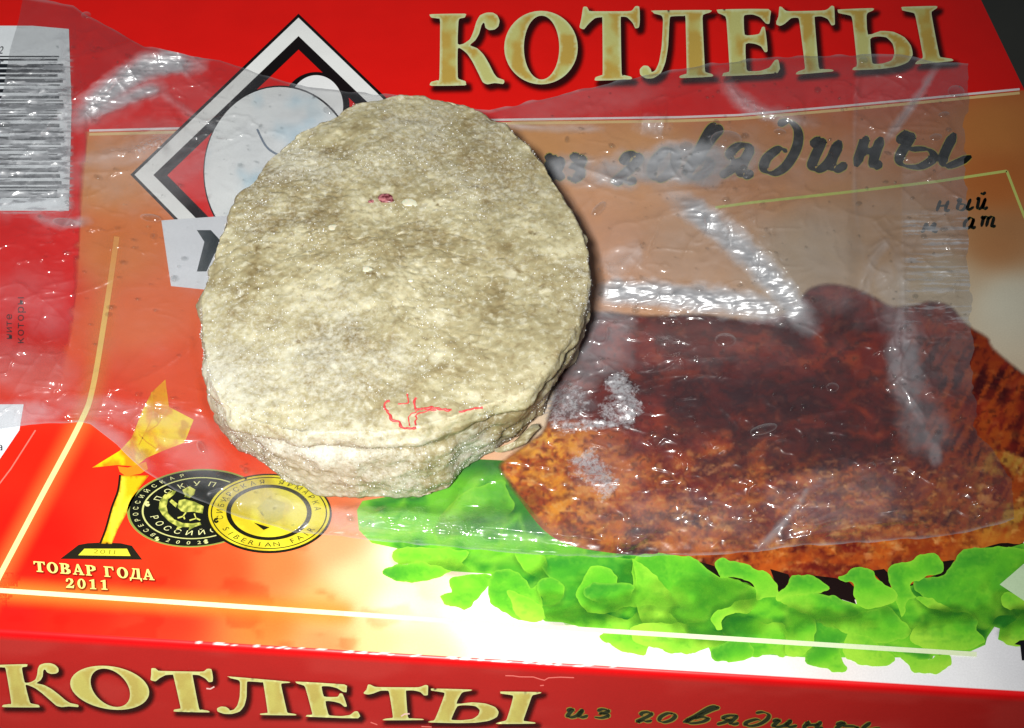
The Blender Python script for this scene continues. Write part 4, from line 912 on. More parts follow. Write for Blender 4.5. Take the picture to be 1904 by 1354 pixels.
VEILS = [  # cx, cy, rx, ry, angle, amount: film clouded by frost and condensation; whitening over the logo is painted glare
    (1300, 330, 330, 90, -8, .20), (1250, 470, 260, 110, 5, .24), (1560, 480, 160, 130, 0, .22), (1100, 620, 90, 90, 0, .42), (1300, 640, 260, 60, 0, .08), (300, 300, 190, 90, -10, .26), (250, 290, 100, 28, -12, .4),
    (330, 170, 120, 60, 25, .12), (70, 330, 90, 90, 0, .34), (60, 560, 100, 60, 20, .16), (60, 690, 110, 50, 10, .2), (40, 770, 70, 26, 0, .5), (250, 770, 190, 26, 10, .26), (360, 850, 90, 40, 40, .24), (500, 930, 120, 36, 20, .34),
    (660, 970, 70, 30, 5, .34), (900, 985, 220, 34, 3, .14), (1250, 960, 200, 50, 0, .16), (1550, 930, 160, 60, -10, .22), (1660, 560, 40, 110, -15, .36), (1680, 680, 34, 90, -10, .5), (1720, 790, 50, 70, -35, .42), (1690, 440, 110, 60, 0, .2),
    (1450, 480, 60, 140, -35, .2), (520, 260, 130, 80, -20, .45), (350, 330, 90, 60, 0, .2), (360, 480, 60, 70, 0, .16), (230, 180, 120, 36, -35, .24), (1090, 190, 190, 34, -8, .18), (1480, 160, 200, 50, 0, .08), (1740, 840, 16, 30, 0, .5), (1130, 870, 70, 70, 0, .12),
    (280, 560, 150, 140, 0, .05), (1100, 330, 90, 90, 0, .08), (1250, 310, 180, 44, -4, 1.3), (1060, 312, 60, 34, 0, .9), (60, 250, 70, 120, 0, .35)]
FROSTS = [(1060, 745, 90, 34, -18, .34), (1140, 760, 40, 44, 30, .46), (1085, 870, 40, 44, 30, .36), (1130, 905, 34, 20, 0, .3), (270, 275, 110, 28, -14, .30), (1430, 215, 70, 22, 22, .40), (1215, 235, 60, 22, -5, .34), (1150, 490, 60, 40, -20, .34), (1250, 545, 150, 26, 4, .34), (1410, 470, 56, 130, -38, .30),
          (1250, 360, 70, 20, 20, .24), (1660, 640, 28, 90, -10, .22), (150, 200, 90, 26, -40, .16), (290, 115, 60, 18, 5, .26), (60, 300, 70, 90, 0, .12), (1480, 570, 40, 22, 0, .3), (450, 230, 70, 50, -20, .2), (1330, 262, 34, 16, 0, .3)]
GLARE_HAZE = [([(1250,362),(1290,390),(1322,415),(1364,450),(1414,500),(1460,555),(1500,602)], 34, 0.80), ([(1085,546),(1120,542),(1200,544),(1290,552),(1360,562),(1470,578)], 32, 0.80), ([(1120,510),(1160,475),(1200,465)], 46, 0.28), ([(140,222),(205,168),(255,132),(300,118),(366,120)], 28, 0.95), ([(170,215),(225,185),(300,160)], 18, 0.66),  # whitish bands: flash glare along the folds painted as veil, some fog
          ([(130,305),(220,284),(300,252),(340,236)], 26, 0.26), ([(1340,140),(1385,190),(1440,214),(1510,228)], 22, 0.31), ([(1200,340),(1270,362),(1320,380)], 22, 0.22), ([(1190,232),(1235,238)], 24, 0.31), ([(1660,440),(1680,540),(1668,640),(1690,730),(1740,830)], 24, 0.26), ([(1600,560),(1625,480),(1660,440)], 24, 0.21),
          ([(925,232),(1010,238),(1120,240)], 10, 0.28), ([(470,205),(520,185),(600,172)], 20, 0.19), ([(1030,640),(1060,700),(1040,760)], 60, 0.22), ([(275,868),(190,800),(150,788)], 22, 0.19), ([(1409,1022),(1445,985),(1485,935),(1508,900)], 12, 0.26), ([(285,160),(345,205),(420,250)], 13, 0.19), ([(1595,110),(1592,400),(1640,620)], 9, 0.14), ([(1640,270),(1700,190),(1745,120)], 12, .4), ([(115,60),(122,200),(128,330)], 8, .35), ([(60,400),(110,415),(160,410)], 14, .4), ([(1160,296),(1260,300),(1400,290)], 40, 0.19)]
FROSTL = [([(1000,775),(1045,748),(1095,725)], 70, .36), ([(1135,690),(1160,735),(1175,785)], 40, .42), ([(1020,796),(1090,790),(1190,784)], 18, .38), ([(1070,835),(1105,880),(1150,918)], 40, .40), ([(1150,490),(1200,480)], 26, .24), ([(240,285),(310,255)], 22, .34), ([(1370,185),(1450,222)], 20, .36), ([(280,112),(360,116)], 16, .28), ([(1250,560),(1420,585)], 24, .22), ([(60,140),(60,380)], 60, .16)]
def glare_frost_lines(px, py, LST, soft):
    r = np.zeros(px.shape); wob = .65 + .8 * fbm(px / 22, py / 18, 0, 3, 97)
    for pts, w, am in LST:
        p = spline(pts, 4, False) if len(pts) > 2 else np.asarray(pts, float)
        lo, hi = p.min(0) - 2 * w, p.max(0) + 2 * w; m = (px > lo[0]) & (px < hi[0]) & (py > lo[1]) & (py < hi[1])
        if m.any():
            d, f = seg_dist(px[m], py[m], p); a = am * sstep(1.2, soft, d / (w * wob[m])) * (.35 + .65 * sstep(0, .18, f) * sstep(1, .85, f)); r[m] = np.maximum(r[m], a)
    return r
def blobs(px, py, lst):
    r = np.zeros(px.shape); wob = (fbm(px / 40, py / 40, 0, 3, 93) - .5)
    for cx, cy, rx, ry, an, am in lst:
        a = R(an); X = ((px - cx) * math.cos(a) + (py - cy) * math.sin(a)) / rx; Y = (-(px - cx) * math.sin(a) + (py - cy) * math.cos(a)) / ry
        q = np.hypot(X, Y) + wob * .7
        r = np.maximum(r, am * sstep(1.25, .35, q))
    return r
def seam_veil(x, y):
    a = sstep(1588, 1594, x) * sstep(405, 395, y) * .05 + sstep(1674, 1680, x) * sstep(290, 310, y) * sstep(760, 700, y) * .06
    strk = sstep(.52, .7, fbm(x / 60, y / 3.2, 0, 3, 111))
    a = a + sstep(1670, 1690, x) * sstep(380, 420, y) * sstep(640, 560, y) * strk * .28
    lft = sstep(140, 118, x) * sstep(90, 120, y) * sstep(410, 370, y)
    return a + lft * (.10 + .80 * sstep(.50, .66, fbm(x / 34, y / 4.0, 0, 3, 121)))
def build_bag():
    nu, nv = 900, 470
    u, v = np.meshgrid(np.linspace(0, 1, nu), np.linspace(0, 1, nv), indexing='ij')
    x, y = bag_uv(u.ravel(), v.ravel())
    h = film_height(x, y, u.ravel(), v.ravel())
    veil = .014 + blobs(x, y, VEILS) * .44 + seam_veil(x, y); frost = np.maximum(blobs(x, y, FROSTS) * .7, glare_frost_lines(x, y, FROSTL, .1))
    veil = np.maximum(veil, glare_frost_lines(x, y, GLARE_HAZE, -.1))
    y0 = np.interp(x, TOPC[:, 0], TOPC[:, 1]); y1 = np.interp(x, BOTC[:, 0], BOTC[:, 1])
    veil += .16 * sstep(6, 0, np.minimum(y - y0, y1 - y))
    P = at_z(x, y, H + h); F = grid_faces(nu, nv)
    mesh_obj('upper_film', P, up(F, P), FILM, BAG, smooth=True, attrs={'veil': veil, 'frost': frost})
    nu, nv = 160, 90
    u, v = np.meshgrid(np.linspace(0, 1, nu), np.linspace(0, 1, nv), indexing='ij')
    x2, y2 = bag_uv(u.ravel(), v.ravel()); e = np.minimum(np.minimum(u, 1 - u), np.minimum(v, 1 - v)).ravel()
    h2 = 3e-4 - 2.5e-5 * np.sin(x2 / 15) * np.cos(y2 / 18) * (e > 0)
    P = at_z(x2, y2, H + 8.5e-4 * 0 + h2 + 5.6e-4 * 0)
    mesh_obj('lower_film', P, up(grid_faces(nu, nv), P), FILM, BAG, smooth=True, attrs={'veil': np.full(len(x2), .008), 'frost': np.zeros(len(x2))})
    # droplets and air bubbles clinging to the film
    m, nt, out = new_mat('water'); L = nt.links.new
    tr = N(nt, 'ShaderNodeBsdfTransparent'); tr.inputs[0].default_value = (.94, .95, .95, 1); gs = N(nt, 'ShaderNodeBsdfGlossy'); gs.inputs['Roughness'].default_value = .12
    lw = N(nt, 'ShaderNodeLayerWeight', i_Blend=.5); pw = N(nt, 'ShaderNodeMath', operation='POWER'); pw.inputs[1].default_value = 3; L(lw.outputs['Facing'], pw.inputs[0])
    fr = N(nt, 'ShaderNodeMath', operation='MULTIPLY_ADD'); fr.inputs[1].default_value = .22; fr.inputs[2].default_value = .12; L(pw.outputs[0], fr.inputs[0])
    mx = N(nt, 'ShaderNodeMixShader'); L(fr.outputs[0], mx.inputs[0]); L(tr.outputs[0], mx.inputs[1]); L(gs.outputs[0], mx.inputs[2]); L(mx.outputs[0], out.inputs[0])
    mb, nt, out = new_mat('bubble'); L = nt.links.new
    tr = N(nt, 'ShaderNodeBsdfTransparent'); gs = N(nt, 'ShaderNodeBsdfGlossy'); gs.inputs['Roughness'].default_value = .16; df = N(nt, 'ShaderNodeBsdfDiffuse'); df.inputs[0].default_value = (.85, .88, .9, 1)
    lw = N(nt, 'ShaderNodeLayerWeight', i_Blend=.5); pw = N(nt, 'ShaderNodeMath', operation='POWER'); pw.inputs[1].default_value = 4; L(lw.outputs['Facing'], pw.inputs[0]); pm = N(nt, 'ShaderNodeMath', operation='MULTIPLY'); pm.inputs[1].default_value = .8; L(pw.outputs[0], pm.inputs[0])
    mx = N(nt, 'ShaderNodeMixShader'); L(pm.outputs[0], mx.inputs[0]); L(tr.outputs[0], mx.inputs[1]); L(df.outputs[0], mx.inputs[2]); m3 = N(nt, 'ShaderNodeMixShader', i_0=.12); L(mx.outputs[0], m3.inputs[1]); L(gs.outputs[0], m3.inputs[2]); L(m3.outputs[0], out.inputs[0])
    rings, seg = 5, 14
    def dome(cx, cy, r, asp, ang, hk, hc):
        pts = [(0, 0, 1.0)]
        for i in range(1, rings + 1):
            t = i / rings * math.pi / 2
            for s in range(seg):
                a = 2 * math.pi * s / seg; pts.append((math.sin(t) * math.cos(a), math.sin(t) * math.sin(a), math.cos(t)))
        q = np.array(pts); c, s_ = math.cos(ang), math.sin(ang)
        ux, uy = q[:, 0] * r, q[:, 1] * r * asp
        X, Y = cx + ux * c - uy * s_, cy + (ux * s_ + uy * c) * .8
        Zz = hc + q[:, 2] * r / 7.85e3 * hk - .00002 - .00004 * (1 - q[:, 2])
        Fv = [(0, 1 + s, 1 + (s + 1) % seg) for s in range(seg)]
        for i in range(rings - 1):
            for s in range(seg):
                a, b = 1 + i * seg + s, 1 + i * seg + (s + 1) % seg
                Fv += [(a, a + seg, b + seg), (a, b + seg, b)]
        return at_z(X, Y, H + Zz), np.array(Fv)
    rr = np.random.default_rng(11); VV, FF, b = [], [], 0; cnt = 0
    zones = [(60, 80, 560, 480, 170), (1000, 150, 1800, 400, 150), (1050, 400, 1650, 820, 130), (150, 420, 370, 760, 40), (1300, 800, 1880, 980, 90), (640, 950, 1300, 1020, 30), (1650, 400, 1800, 800, 50), (400, 860, 620, 980, 25)]
    centres = []
    for x0, y0_, x1, y1_, n in zones:
        for _ in range(n):
            X, Y = rr.uniform(x0, x1), rr.uniform(y0_, y1_)
            centres.append((X, Y, float(np.clip(rr.lognormal(.95, .6), 1.0, 8.0))))
    C = np.array(centres); d, _ = seg_dist(C[:, 0], C[:, 1], PAT_SIL, True); ok = ~inside(C[:, 0], C[:, 1], [PAT_SIL]) & (d > 14)
    t0, t1 = np.interp(C[:, 0], TOPC[:, 0], TOPC[:, 1]), np.interp(C[:, 0], BOTC[:, 0], BOTC[:, 1])
    ok &= (C[:, 1] > t0 + 8) & (C[:, 1] < t1 - 8) & (C[:, 0] < np.interp(C[:, 1], RGT[:, 0], RGT[:, 1]) - 8)
    C = C[ok]; HC = film_height(C[:, 0], C[:, 1], None, None)
    for (X, Y, r), hc in zip(C, HC):
        v_, f_ = dome(X, Y, r, rr.uniform(.5, 1), rr.uniform(0, 3.1), rr.uniform(.8, 1.3), hc); VV.append(v_); FF.append(f_ + b); b += len(v_)
    V = np.vstack(VV); F = np.vstack(FF)
    o = mesh_obj('water_droplets', V, up(F, V), m, BAG, smooth=True); o['kind'] = 'stuff'
    for X, Y, r, asp, ang in ((1350, 260, 30, .75, 0), (1275, 272, 13, .85, 0), (1420, 798, 27, .42, -.35), (1113, 388, 20, .42, -.95), (122, 414, 25, .42, .2), (1349, 632, 20, .8, .1), (1548, 720, 12, .9, 0), (1300, 536, 11, .7, .6), (1778, 170, 16, .9, .3), (1755, 213, 11, .6, -.3), (910, 995, 17, .8, .3), (374, 832, 16, .45, 1.2),
                              (280, 405, 20, .45, .2), (160, 28, 9, .9, 0), (1605, 112, 9, .8, 0), (1620, 866, 9, .9, 0), (1250, 590, 9, .8, 0), (1450, 245, 12, .6, .2), (610, 205, 11, .8, .4), (1740, 255, 12, .7, -.2)):
        v_, f_ = dome(X, Y, r, asp, ang, .42, film_height(np.array([X]), np.array([Y]), None, None)[0]); mesh_obj('air_bubble', v_, up(f_, v_), mb, BAG, smooth=True)
    settle(BAG)
build_bag()

# ------------------------------------------------------------------ frozen patty
def patty_mat():
    m, nt, out = new_mat('frosted_patty'); L = nt.links.new
    tc = N(nt, 'ShaderNodeTexCoord')
    def nz(sc, det, rough=.55, dist=0):
        n = N(nt, 'ShaderNodeTexNoise'); n.inputs['Scale'].default_value = sc; n.inputs['Detail'].default_value = det; n.inputs['Roughness'].default_value = rough; n.inputs['Distortion'].default_value = dist
        L(tc.outputs['Object'], n.inputs['Vector']); return n
    def ramp(src, pts):
        r = N(nt, 'ShaderNodeValToRGB'); e = r.color_ramp.elements
        e[0].position, e[0].color = pts[0][0], pts[0][1]; e[1].position, e[1].color = pts[-1][0], pts[-1][1]
        for p, c in pts[1:-1]: k = e.new(p); k.color = c
        L(src, r.inputs[0]); return r
    def mixc(f, a, b):
        x = N(nt, 'ShaderNodeMix', data_type='RGBA'); L(f, x.inputs[0]); L(a, x.inputs[6])
        if isinstance(b, tuple): x.inputs[7].default_value = b
        else: L(b, x.inputs[7])
        return x.outputs[2]
    big = nz(60, 6, .6, .6); med = nz(240, 5, .6, .3); fine = nz(1150, 4, .75); pat = nz(38, 3, .5, .8)
    to = N(nt, 'ShaderNodeAttribute', attribute_name='tone'); tb = N(nt, 'ShaderNodeMath', operation='ADD'); L(big.outputs[0], tb.inputs[0]); L(to.outputs['Fac'], tb.inputs[1])
    base = ramp(tb.outputs[0], [(.29, (.175, .13, .055, 1)), (.42, (.265, .218, .11, 1)), (.54, (.355, .312, .178, 1)), (.70, (.53, .49, .32, 1))])
    m1 = ramp(med.outputs[0], [(.40, (0, 0, 0, 1)), (.66, (1, 1, 1, 1))])
    mh = N(nt, 'ShaderNodeMath', operation='MULTIPLY'); mh.inputs[1].default_value = .5; L(m1.outputs[0], mh.inputs[0])
    c = mixc(mh.outputs[0], base.outputs[0], (.35, .32, .19, 1))
    dk = ramp(med.outputs[0], [(.28, (1, 1, 1, 1)), (.38, (0, 0, 0, 1))]); c = mixc(dk.outputs[0], c, (.165, .12, .05, 1))
    gr = nz(560, 4, .62, .4)
    g1 = ramp(gr.outputs[0], [(.53, (0, 0, 0, 1)), (.66, (.6, .6, .6, 1))]); c = mixc(g1.outputs[0], c, (.58, .56, .43, 1))
    g2 = ramp(gr.outputs[0], [(.34, (.55, .55, .55, 1)), (.46, (0, 0, 0, 1))]); c = mixc(g2.outputs[0], c, (.20, .15, .07, 1))
    # white fat lumps
    vo = N(nt, 'ShaderNodeTexVoronoi'); vo.inputs['Scale'].default_value = 130; L(tc.outputs['Object'], vo.inputs['Vector'])
    vm = ramp(vo.outputs['Distance'], [(.14, (1, 1, 1, 1)), (.24, (0, 0, 0, 1))])
    sel = N(nt, 'ShaderNodeSeparateColor'); L(vo.outputs['Color'], sel.inputs[0])
    gt = N(nt, 'ShaderNodeMath', operation='GREATER_THAN'); gt.inputs[1].default_value = .84; L(sel.outputs[0], gt.inputs[0])
    mm = N(nt, 'ShaderNodeMath', operation='MULTIPLY'); L(vm.outputs[0], mm.inputs[0]); L(gt.outputs[0], mm.inputs[1])
    mk = N(nt, 'ShaderNodeMath', operation='MULTIPLY'); mk.inputs[1].default_value = .45; L(mm.outputs[0], mk.inputs[0]); c = mixc(mk.outputs[0], c, (.68, .66, .50, 1))
    # frost: fine grains gathered in drifts
    fa = N(nt, 'ShaderNodeAttribute', attribute_name='frost')
    s1 = N(nt, 'ShaderNodeMath', operation='MULTIPLY_ADD'); s1.inputs[1].default_value = .9; L(pat.outputs[0], s1.inputs[0]); L(fa.outputs['Fac'], s1.inputs[2])
    s2 = N(nt, 'ShaderNodeMath', operation='MULTIPLY_ADD'); s2.inputs[1].default_value = 1.0; L(fine.outputs[0], s2.inputs[0]); L(s1.outputs[0], s2.inputs[2])
    fm = N(nt, 'ShaderNodeMapRange'); fm.inputs['From Min'].default_value = 1.03; fm.inputs['From Max'].default_value = 1.36; fm.inputs['To Max'].default_value = .66; L(s2.outputs[0], fm.inputs['Value'])
    c = mixc(fm.outputs[0], c, (.58, .58, .51, 1))
    bs = N(nt, 'ShaderNodeBsdfPrincipled'); L(c, bs.inputs['Base Color']); bs.inputs['Roughness'].default_value = .52
    bs.inputs['Subsurface Weight'].default_value = .12; bs.inputs['Subsurface Radius'].default_value = (.002, .0014, .0008); bs.inputs['Subsurface Scale'].default_value = .6
    hs = N(nt, 'ShaderNodeMath', operation='MULTIPLY_ADD'); hs.inputs[1].default_value = .35; L(fine.outputs[0], hs.inputs[0]); L(med.outputs[0], hs.inputs[2])
    bp = N(nt, 'ShaderNodeBump'); bp.inputs['Strength'].default_value = .30; bp.inputs['Distance'].default_value = .0005; L(hs.outputs[0], bp.inputs['Height']); L(bp.outputs[0], bs.inputs['Normal'])
    L(bs.outputs[0], out.inputs[0])
    return m
def build_patty():
    ZT, ZB = H + .0262, H + .0009
    rs = spline(RIM, 6); rim = at_z(rs[:, 0], rs[:, 1], ZT - .0021 * sstep(760, 640, rs[:, 1]))[:, :2]; c = np.array([rim[:, 0].mean(), (rim[:, 1].min() + rim[:, 1].max()) / 2])
    root = thing('frozen_patty', (c[0], c[1], ZB), 'thick round frozen beige patty dusted with frost lying on the bag', 'patty')
    ang = np.arctan2(rim[:, 1] - c[1], rim[:, 0] - c[0]); rad = np.linalg.norm(rim - c, axis=1); o = np.argsort(ang)
    NA = 520; A = np.linspace(-math.pi, math.pi, NA, endpoint=False)
    rT = np.interp(A, ang[o], rad[o], period=2 * math.pi)
    sil = at_z(*spline(SIL, 6, False).T, ZB)[:, :2]; a2 = np.arctan2(sil[:, 1] - c[1], sil[:, 0] - c[0]); r2 = np.linalg.norm(sil - c, axis=1)
    front = (A > -2.75) & (A < -.35)
    o2 = np.argsort(a2); rB = np.interp(A, a2[o2], r2[o2]); rB = np.where(front, rB, rT * .93)
    k = np.ones(9) / 9; rB = np.convolve(np.r_[rB[-4:], rB, rB[:4]], k, 'valid'); rB = np.minimum(np.maximum(rB, rT * .80), rT * 1.02) + .0034 * (fbm(A * 9, 0 * A, 0 * A, 3, 37) - .5)
    prof = []                                # (blend top->bottom radius, scale, z)
    for t in np.linspace(0, 1, 110)[1:]: prof.append((0, t * .975, ZT + .0006 - .0004 * t ** 8 - .0004 * t ** 2))
    for t in np.linspace(0, 1, 9)[1:]: a = t * math.pi / 2; prof.append((.02 * t, .975 + .025 * math.sin(a), ZT - .0001 - (1 - math.cos(a)) * .0022))
    z0 = ZT - .0023
    for t in np.linspace(0, 1, 44)[1:]: prof.append((t, 1 + .022 * math.sin(math.pi * t) * (1 - t) - .004 * t, z0 + (ZB + .0012 - z0) * t))
    for t in np.linspace(0, 1, 8)[1:]: prof.append((1, .985 - .12 * t, ZB + .0012 - .0012 * math.sin(t * math.pi / 2)))
    prof.append((1, .4, ZB))
    b = np.array([p[0] for p in prof])[None, :]; s = np.array([p[1] for p in prof])[None, :]; zz = np.array([p[2] for p in prof])[None, :]
    r = (rT[:, None] * (1 - b) + rB[:, None] * b) * s
    X = c[0] + r * np.cos(A)[:, None]; Y = c[1] + r * np.sin(A)[:, None]; Zc = zz + 0 * r
    V = np.stack([X, Y, Zc], -1)
    # normals of the smooth shape, then lumps
    dA = np.roll(V, -1, 0) - np.roll(V, 1, 0); dP = np.gradient(V, axis=1); n = np.cross(dA, dP); n /= np.linalg.norm(n, axis=2)[..., None] + 1e-12
    if n[0, 20, 2] < 0: n = -n
    q = V * 1000
    side = sstep(.93, 1.0, s) * (zz > ZB + .0008)
    lump = (fbm(q[..., 0] / 16, q[..., 1] / 16, q[..., 2] / 10, 3, 201) - .5) * .0015 + (fbm(q[..., 0] / 5, q[..., 1] / 5, q[..., 2] / 4, 2, 211) - .5) * (.0006 + .0010 * side) + (fbm(q[..., 0] / 1.1, q[..., 1] / 1.1, q[..., 2] / 1.1, 2, 221) - .5) * .00042
    cr = 1 - np.abs(2 * fbm(q[..., 0] / 7, q[..., 1] / 7, q[..., 2] / 7, 3, 231) - 1)
    lump -= sstep(.92, 1, cr) * .00018
    lip = np.exp(-((zz - (ZT - .0035)) / .0012) ** 2) * (s > .9) * (noise3(A[:, None] * 11, 0 * s, 0 * s, 17) - .2) * .0014
    under = -np.exp(-((zz - (ZT - .0065)) / .0016) ** 2) * (s > .9) * (.35 + noise3(A[:, None] * 6, 0 * s, 0 * s, 27)) * .0017
    keep = np.where(zz < ZB + .0008, .25, 1.0)
    V = V + n * ((lump * (1 + .35 * side) + lip + under) * keep)[..., None]
    V[..., 2] = np.maximum(V[..., 2], ZB)
    px, py = project(V)
    frost = .05 + .17 * sstep(780, 840, py) * (s > .9) + .10 * sstep(520, 380, px) + .07 * sstep(620, 740, py) * sstep(700, 500, px) + .05 * sstep(420, 250, py) + 0 * s
    nv = V.shape[1]
    VV = np.vstack([V.reshape(-1, 3), [[c[0], c[1], V[:, 0, 2].mean()]], [[c[0], c[1], ZB]]])
    F = grid_faces(NA, nv, True); i = np.arange(NA); j = (i + 1) % NA
    tri = [np.stack([np.full(NA, NA * nv), j * nv, i * nv], -1), np.stack([np.full(NA, NA * nv + 1), i * nv + nv - 1, j * nv + nv - 1], -1)]
    Fq = np.vstack([F[:, [0, 1, 2]], F[:, [0, 2, 3]]] + tri)
    nn = np.cross(VV[Fq[0, 1]] - VV[Fq[0, 0]], VV[Fq[0, 2]] - VV[Fq[0, 0]])
    if nn[2] < 0: Fq = Fq[:, ::-1]
    fro = np.r_[frost.ravel(), .05, .05]
    PM = patty_mat()
    tone = np.zeros(px.shape)
    wob = fbm(px / 36, py / 26, 0, 3, 401) - .5
    for cx, cy, rx, ry, am in ((590, 560, 120, 46, .17), (500, 620, 80, 40, .08), (520, 765, 100, 34, .13), (680, 775, 110, 30, .12), (830, 720, 110, 40, .08), (640, 700, 90, 40, .06), (780, 640, 40, 26, .10), (1000, 560, 60, 60, .06), (740, 300, 40, 26, .08), (690, 430, 130, 50, -.05), (850, 430, 120, 70, -.04),
                               (900, 560, 130, 50, -.05), (430, 640, 50, 50, -.04), (480, 480, 70, 60, -.03), (640, 860, 60, 24, -.08), (820, 840, 110, 50, -.04), (760, 215, 120, 26, -.03), (560, 330, 90, 60, -.04), (640, 610, 80, 24, -.05)):
        qd = np.hypot((px - cx) / rx, (py - cy) / ry) + wob * 1.1; tone += am * sstep(1.3, .3, qd)
    tone = tone - .13 * sstep(.985, 1.0, s) * (zz < ZT - .003) + .07 * sstep(.93, .985, s) * (zz > ZT - .003) * sstep(640, 760, py)  # shading painted into the tone: wall darker, front lip paler
    r9 = random.Random(12)
    for k in range(95):
        aa, rr_ = r9.uniform(0, 6.283), math.sqrt(r9.random()) * .97
        cx, cy = 735 + 355 * rr_ * math.cos(aa), 500 + 300 * rr_ * math.sin(aa); sz_ = r9.uniform(5, 19); am = r9.choice((.16, .13, .10, -.09, -.07))
        m_ = (np.abs(px - cx) < 40) & (np.abs(py - cy) < 34)
        tone[m_] += am * sstep(1.25, .5, np.hypot((px[m_] - cx) / sz_, (py[m_] - cy) / (sz_ * .7)) + wob[m_] * 1.6)
    mesh_obj('meat_disc', VV, Fq, PM, root, smooth=True, attrs={'frost': fro, 'tone': np.r_[tone.ravel(), 0, 0]})
    # surface lookup in photo pixels, for things stuck on it
    vis = ((n * (CAM - V)).sum(2) > 0); vx, vy, vp, vn = px[vis], py[vis], V[vis], n[vis]
    def on_surface(x, y):
        d2 = (vx - x) ** 2 + (vy - y) ** 2; k = np.argsort(d2)[:6]; k = k[np.argmin(((vp[k] - CAM) ** 2).sum(1))]; return vp[k], vn[k]
    # frost crystals
    m, nt, out = new_mat('frost_crystal'); bs = N(nt, 'ShaderNodeBsdfPrincipled'); bs.inputs['Base Color'].default_value = (.80, .81, .80, 1); bs.inputs['Roughness'].default_value = .28
    nt.links.new(bs.outputs[0], out.inputs[0])
    rr = np.random.default_rng(4); flat_i = np.flatnonzero((zz + 0 * r).ravel() > ZB + .002); P_ = V.reshape(-1, 3); n_f = n.reshape(-1, 3)
    dens = fbm(q[..., 0] / 9, q[..., 1] / 9, q[..., 2] / 9, 3, 301).ravel() + frost.ravel() * .8
    area = (np.linalg.norm(np.cross(dA, dP), axis=2)).ravel()
    w = np.clip(dens - .50, 0, 1)[flat_i] * area[flat_i]; ids = rr.choice(flat_i, 9000, p=w / w.sum())
    octa = np.array([(1, 0, 0), (-1, 0, 0), (0, 1, 0), (0, -1, 0), (0, 0, 1), (0, 0, -1)], float); of = np.array([(0, 2, 4), (2, 1, 4), (1, 3, 4), (3, 0, 4), (2, 0, 5), (1, 2, 5), (3, 1, 5), (0, 3, 5)])
    sz = np.clip(rr.lognormal(-.2, .5, len(ids)), .4, 2.6) * 1.25e-4
    rot = rr.normal(size=(len(ids), 3, 3)); rot = np.linalg.qr(rot)[0]
    ov = np.einsum('nij,kj->nki', rot, octa * np.array([1, .8, .6])) * sz[:, None, None] + (P_[ids] + n_f[ids] * 3e-5 + rr.normal(size=(len(ids), 3)) * 1.2e-4)[:, None, :]
    ff = (of[None] + 6 * np.arange(len(ids))[:, None, None]).reshape(-1, 3)
    o = mesh_obj('frost_crystals', ov.reshape(-1, 3), ff, m, root); o['kind'] = 'stuff'
    # red fibre
    m, nt, out = new_mat('red_fibre'); bs = N(nt, 'ShaderNodeBsdfPrincipled'); bs.inputs['Base Color'].default_value = (.62, .055, .055, 1); bs.inputs['Roughness'].default_value = .5; nt.links.new(bs.outputs[0], out.inputs[0])
    FB = lambda p: crop(p, 700, 560, 3.224)
    def tube(name, pts, rad, mat):
        p = resample(FB(spline(pts, 5, False)), 4, False); pp = []
        for x, y in p:
            s_, nn_ = on_surface(x, y); pp.append(s_ - nn_ * 2e-5)
        pp = np.array(pp)
        if len(pp) > 3: pp[1:-1] = (pp[:-2] + pp[1:-1] * 2 + pp[2:]) / 4
        t = np.gradient(pp, axis=0); t /= np.linalg.norm(t, axis=1)[:, None] + 1e-12; v_ = np.cross(t, Z); v_ /= np.linalg.norm(v_, axis=1)[:, None] + 1e-9; w_ = np.cross(t, v_)
        k = 6; a = np.arange(k) * 2 * math.pi / k
        rv = rad * (.6 + .8 * noise3(np.arange(len(pp)) * .7, 0.0, 0.0, 5))
        ring = pp[:, None] + (v_[:, None] * np.cos(a)[None, :, None] + w_[:, None] * np.sin(a)[None, :, None]) * rv[:, None, None]
        i, j = np.meshgrid(np.arange(len(pp) - 1), np.arange(k), indexing='ij'); j2 = (j + 1) % k
        return mesh_obj(name, ring.reshape(-1, 3), np.stack([i * k + j, i * k + j2, (i + 1) * k + j2, (i + 1) * k + j], -1).reshape(-1, 4), mat, root, smooth=True)
    for pts, rd in [(p_, r_ * 1.7) for p_, r_ in (([(75,588),(50,592),(42,620),(60,655),(90,690),(130,712),(155,745),(180,768),(235,765)], 1.6e-4), ([(115,605),(150,605),(190,598),(190,570),(195,545)], 1.0e-4), ([(235,570),(232,610),(240,640),(300,630),(370,630),(420,638)], 1.7e-4),
                    ([(360,640),(300,645),(250,665),(235,700),(235,730)], 1.0e-4), ([(240,655),(200,665),(180,690),(190,740)], .8e-4), ([(410,640),(445,636)], 2.0e-4), ([(500,650),(540,640),(590,635),(635,630)], 1.4e-4))]:
        tube('red_fibre', pts, rd, m)
    # dark red speck, pale fat lumps and a torn flake at the edge
    def lumpy(name, x, y, rx, ry, hh, mat, seed, shift=0.0):
        s_, nn_ = on_surface(x, y); t1 = unit(np.cross(nn_, [0, 1, 0.3])); t2 = np.cross(nn_, t1); k1, k2 = 20, 9
        a, t = np.meshgrid(np.arange(k1) * 2 * math.pi / k1, np.linspace(.02, math.pi - .02, k2), indexing='ij')
        rf = .7 + .6 * noise3(np.cos(a) * np.sin(t) * 1.6 + seed, np.sin(a) * np.sin(t) * 1.6, np.cos(t) * 1.6, seed)
        P = s_ + nn_ * shift + t1 * (np.cos(a) * np.sin(t) * rx * rf)[..., None] + t2 * (np.sin(a) * np.sin(t) * ry * rf)[..., None] + nn_ * (np.cos(t) * hh * rf)[..., None]
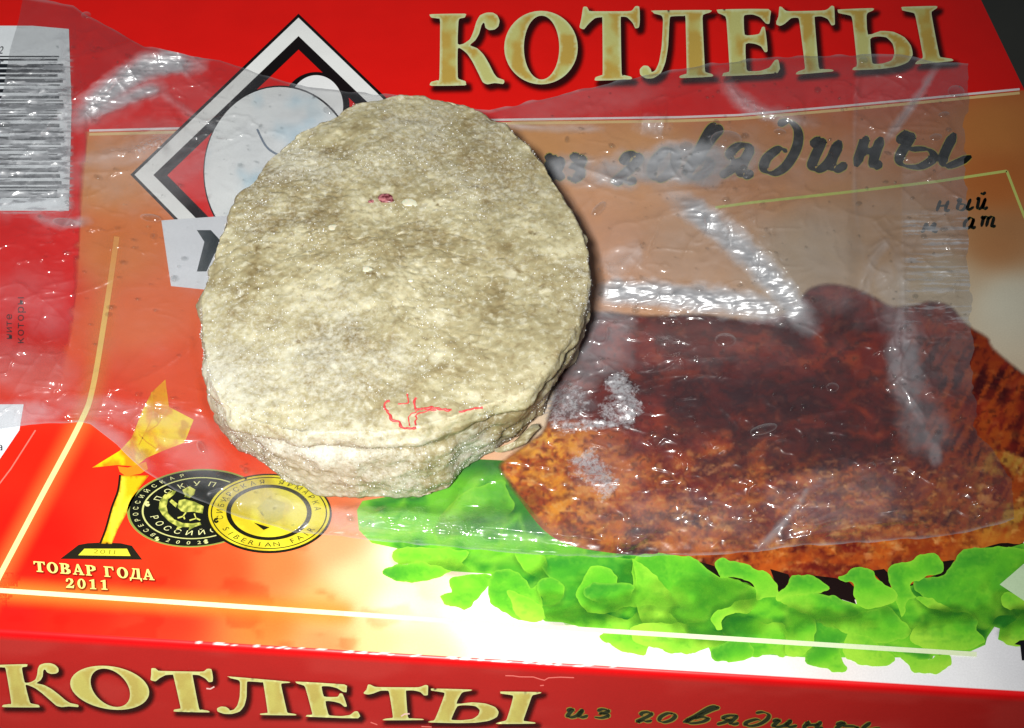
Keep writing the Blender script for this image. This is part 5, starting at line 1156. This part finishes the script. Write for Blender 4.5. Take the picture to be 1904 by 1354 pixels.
        return mesh_obj(name, P.reshape(-1, 3), outward(P.reshape(-1, 3), grid_faces(k1, k2, True)), mat, root, smooth=True, attrs={'frost': np.full(k1 * k2, .0)})
    md, nt, out = new_mat('dark_meat_bit'); bs = N(nt, 'ShaderNodeBsdfPrincipled'); bs.inputs['Roughness'].default_value = .3; tc = N(nt, 'ShaderNodeTexCoord'); nz_ = N(nt, 'ShaderNodeTexNoise'); nz_.inputs['Scale'].default_value = 900; cr_ = N(nt, 'ShaderNodeValToRGB')
    cr_.color_ramp.elements[0].color = (.10, .012, .02, 1); cr_.color_ramp.elements[1].color = (.42, .16, .17, 1); cr_.color_ramp.elements[0].position = .4; cr_.color_ramp.elements[1].position = .62
    nt.links.new(tc.outputs['Object'], nz_.inputs['Vector']); nt.links.new(nz_.outputs[0], cr_.inputs[0]); nt.links.new(cr_.outputs[0], bs.inputs['Base Color']); nt.links.new(bs.outputs[0], out.inputs[0])
    lumpy('meat_speck', 719, 368, .0021, .0016, .0005, md, 3); lumpy('meat_speck', 690, 372, .0008, .0006, .0002, md, 5)
    mf, nt, out = new_mat('white_fat'); bs = N(nt, 'ShaderNodeBsdfPrincipled'); bs.inputs['Base Color'].default_value = (.58, .56, .42, 1); bs.inputs['Roughness'].default_value = .4; bs.inputs['Subsurface Weight'].default_value = .2; bs.inputs['Subsurface Scale'].default_value = .001; nt.links.new(bs.outputs[0], out.inputs[0])
    for x, y, r_ in ((762, 374, .0019), (617, 423, .0015), (682, 500, .0011), (765, 521, .0006)):
        lumpy('fat_lump', x, y, r_, r_ * .8, .00025, mf, int(x))
    def flake(name, pts, z0, z1, th):
        p = resample(FB(pts), 6); k = len(p); cen = p.mean(0); rows = []
        for sgn in (1, -1):
            for f in (1.0, .55, .05):
                xy = cen + (p - cen) * f; zt = np.interp(xy[:, 0], [925, 1003], [z0, z1]) + sgn * th * (1 - f ** 4 * .8) * .5 + (noise3(xy[:, 0] / 6, xy[:, 1] / 6, sgn * 3.0, 8) - .5) * .0008
                rows.append(at_z(xy[:, 0], xy[:, 1], zt))
        order = [2, 1, 0, 3, 4, 5]; P = np.array([rows[i_] for i_ in order]).transpose(1, 0, 2)
        return mesh_obj(name, P.reshape(-1, 3), outward(P.reshape(-1, 3), grid_faces(k, 6, True)), PM, root, smooth=True, attrs={'frost': np.full(k * 6, .05)})
    flake('torn_flake', [(700,890),(760,870),(820,845),(880,790),(930,740),(965,735),(980,760),(940,800),(900,850),(860,870),(800,895),(745,908),(715,905)], H + .004, H + .006, .003)
    settle(root)
build_patty()
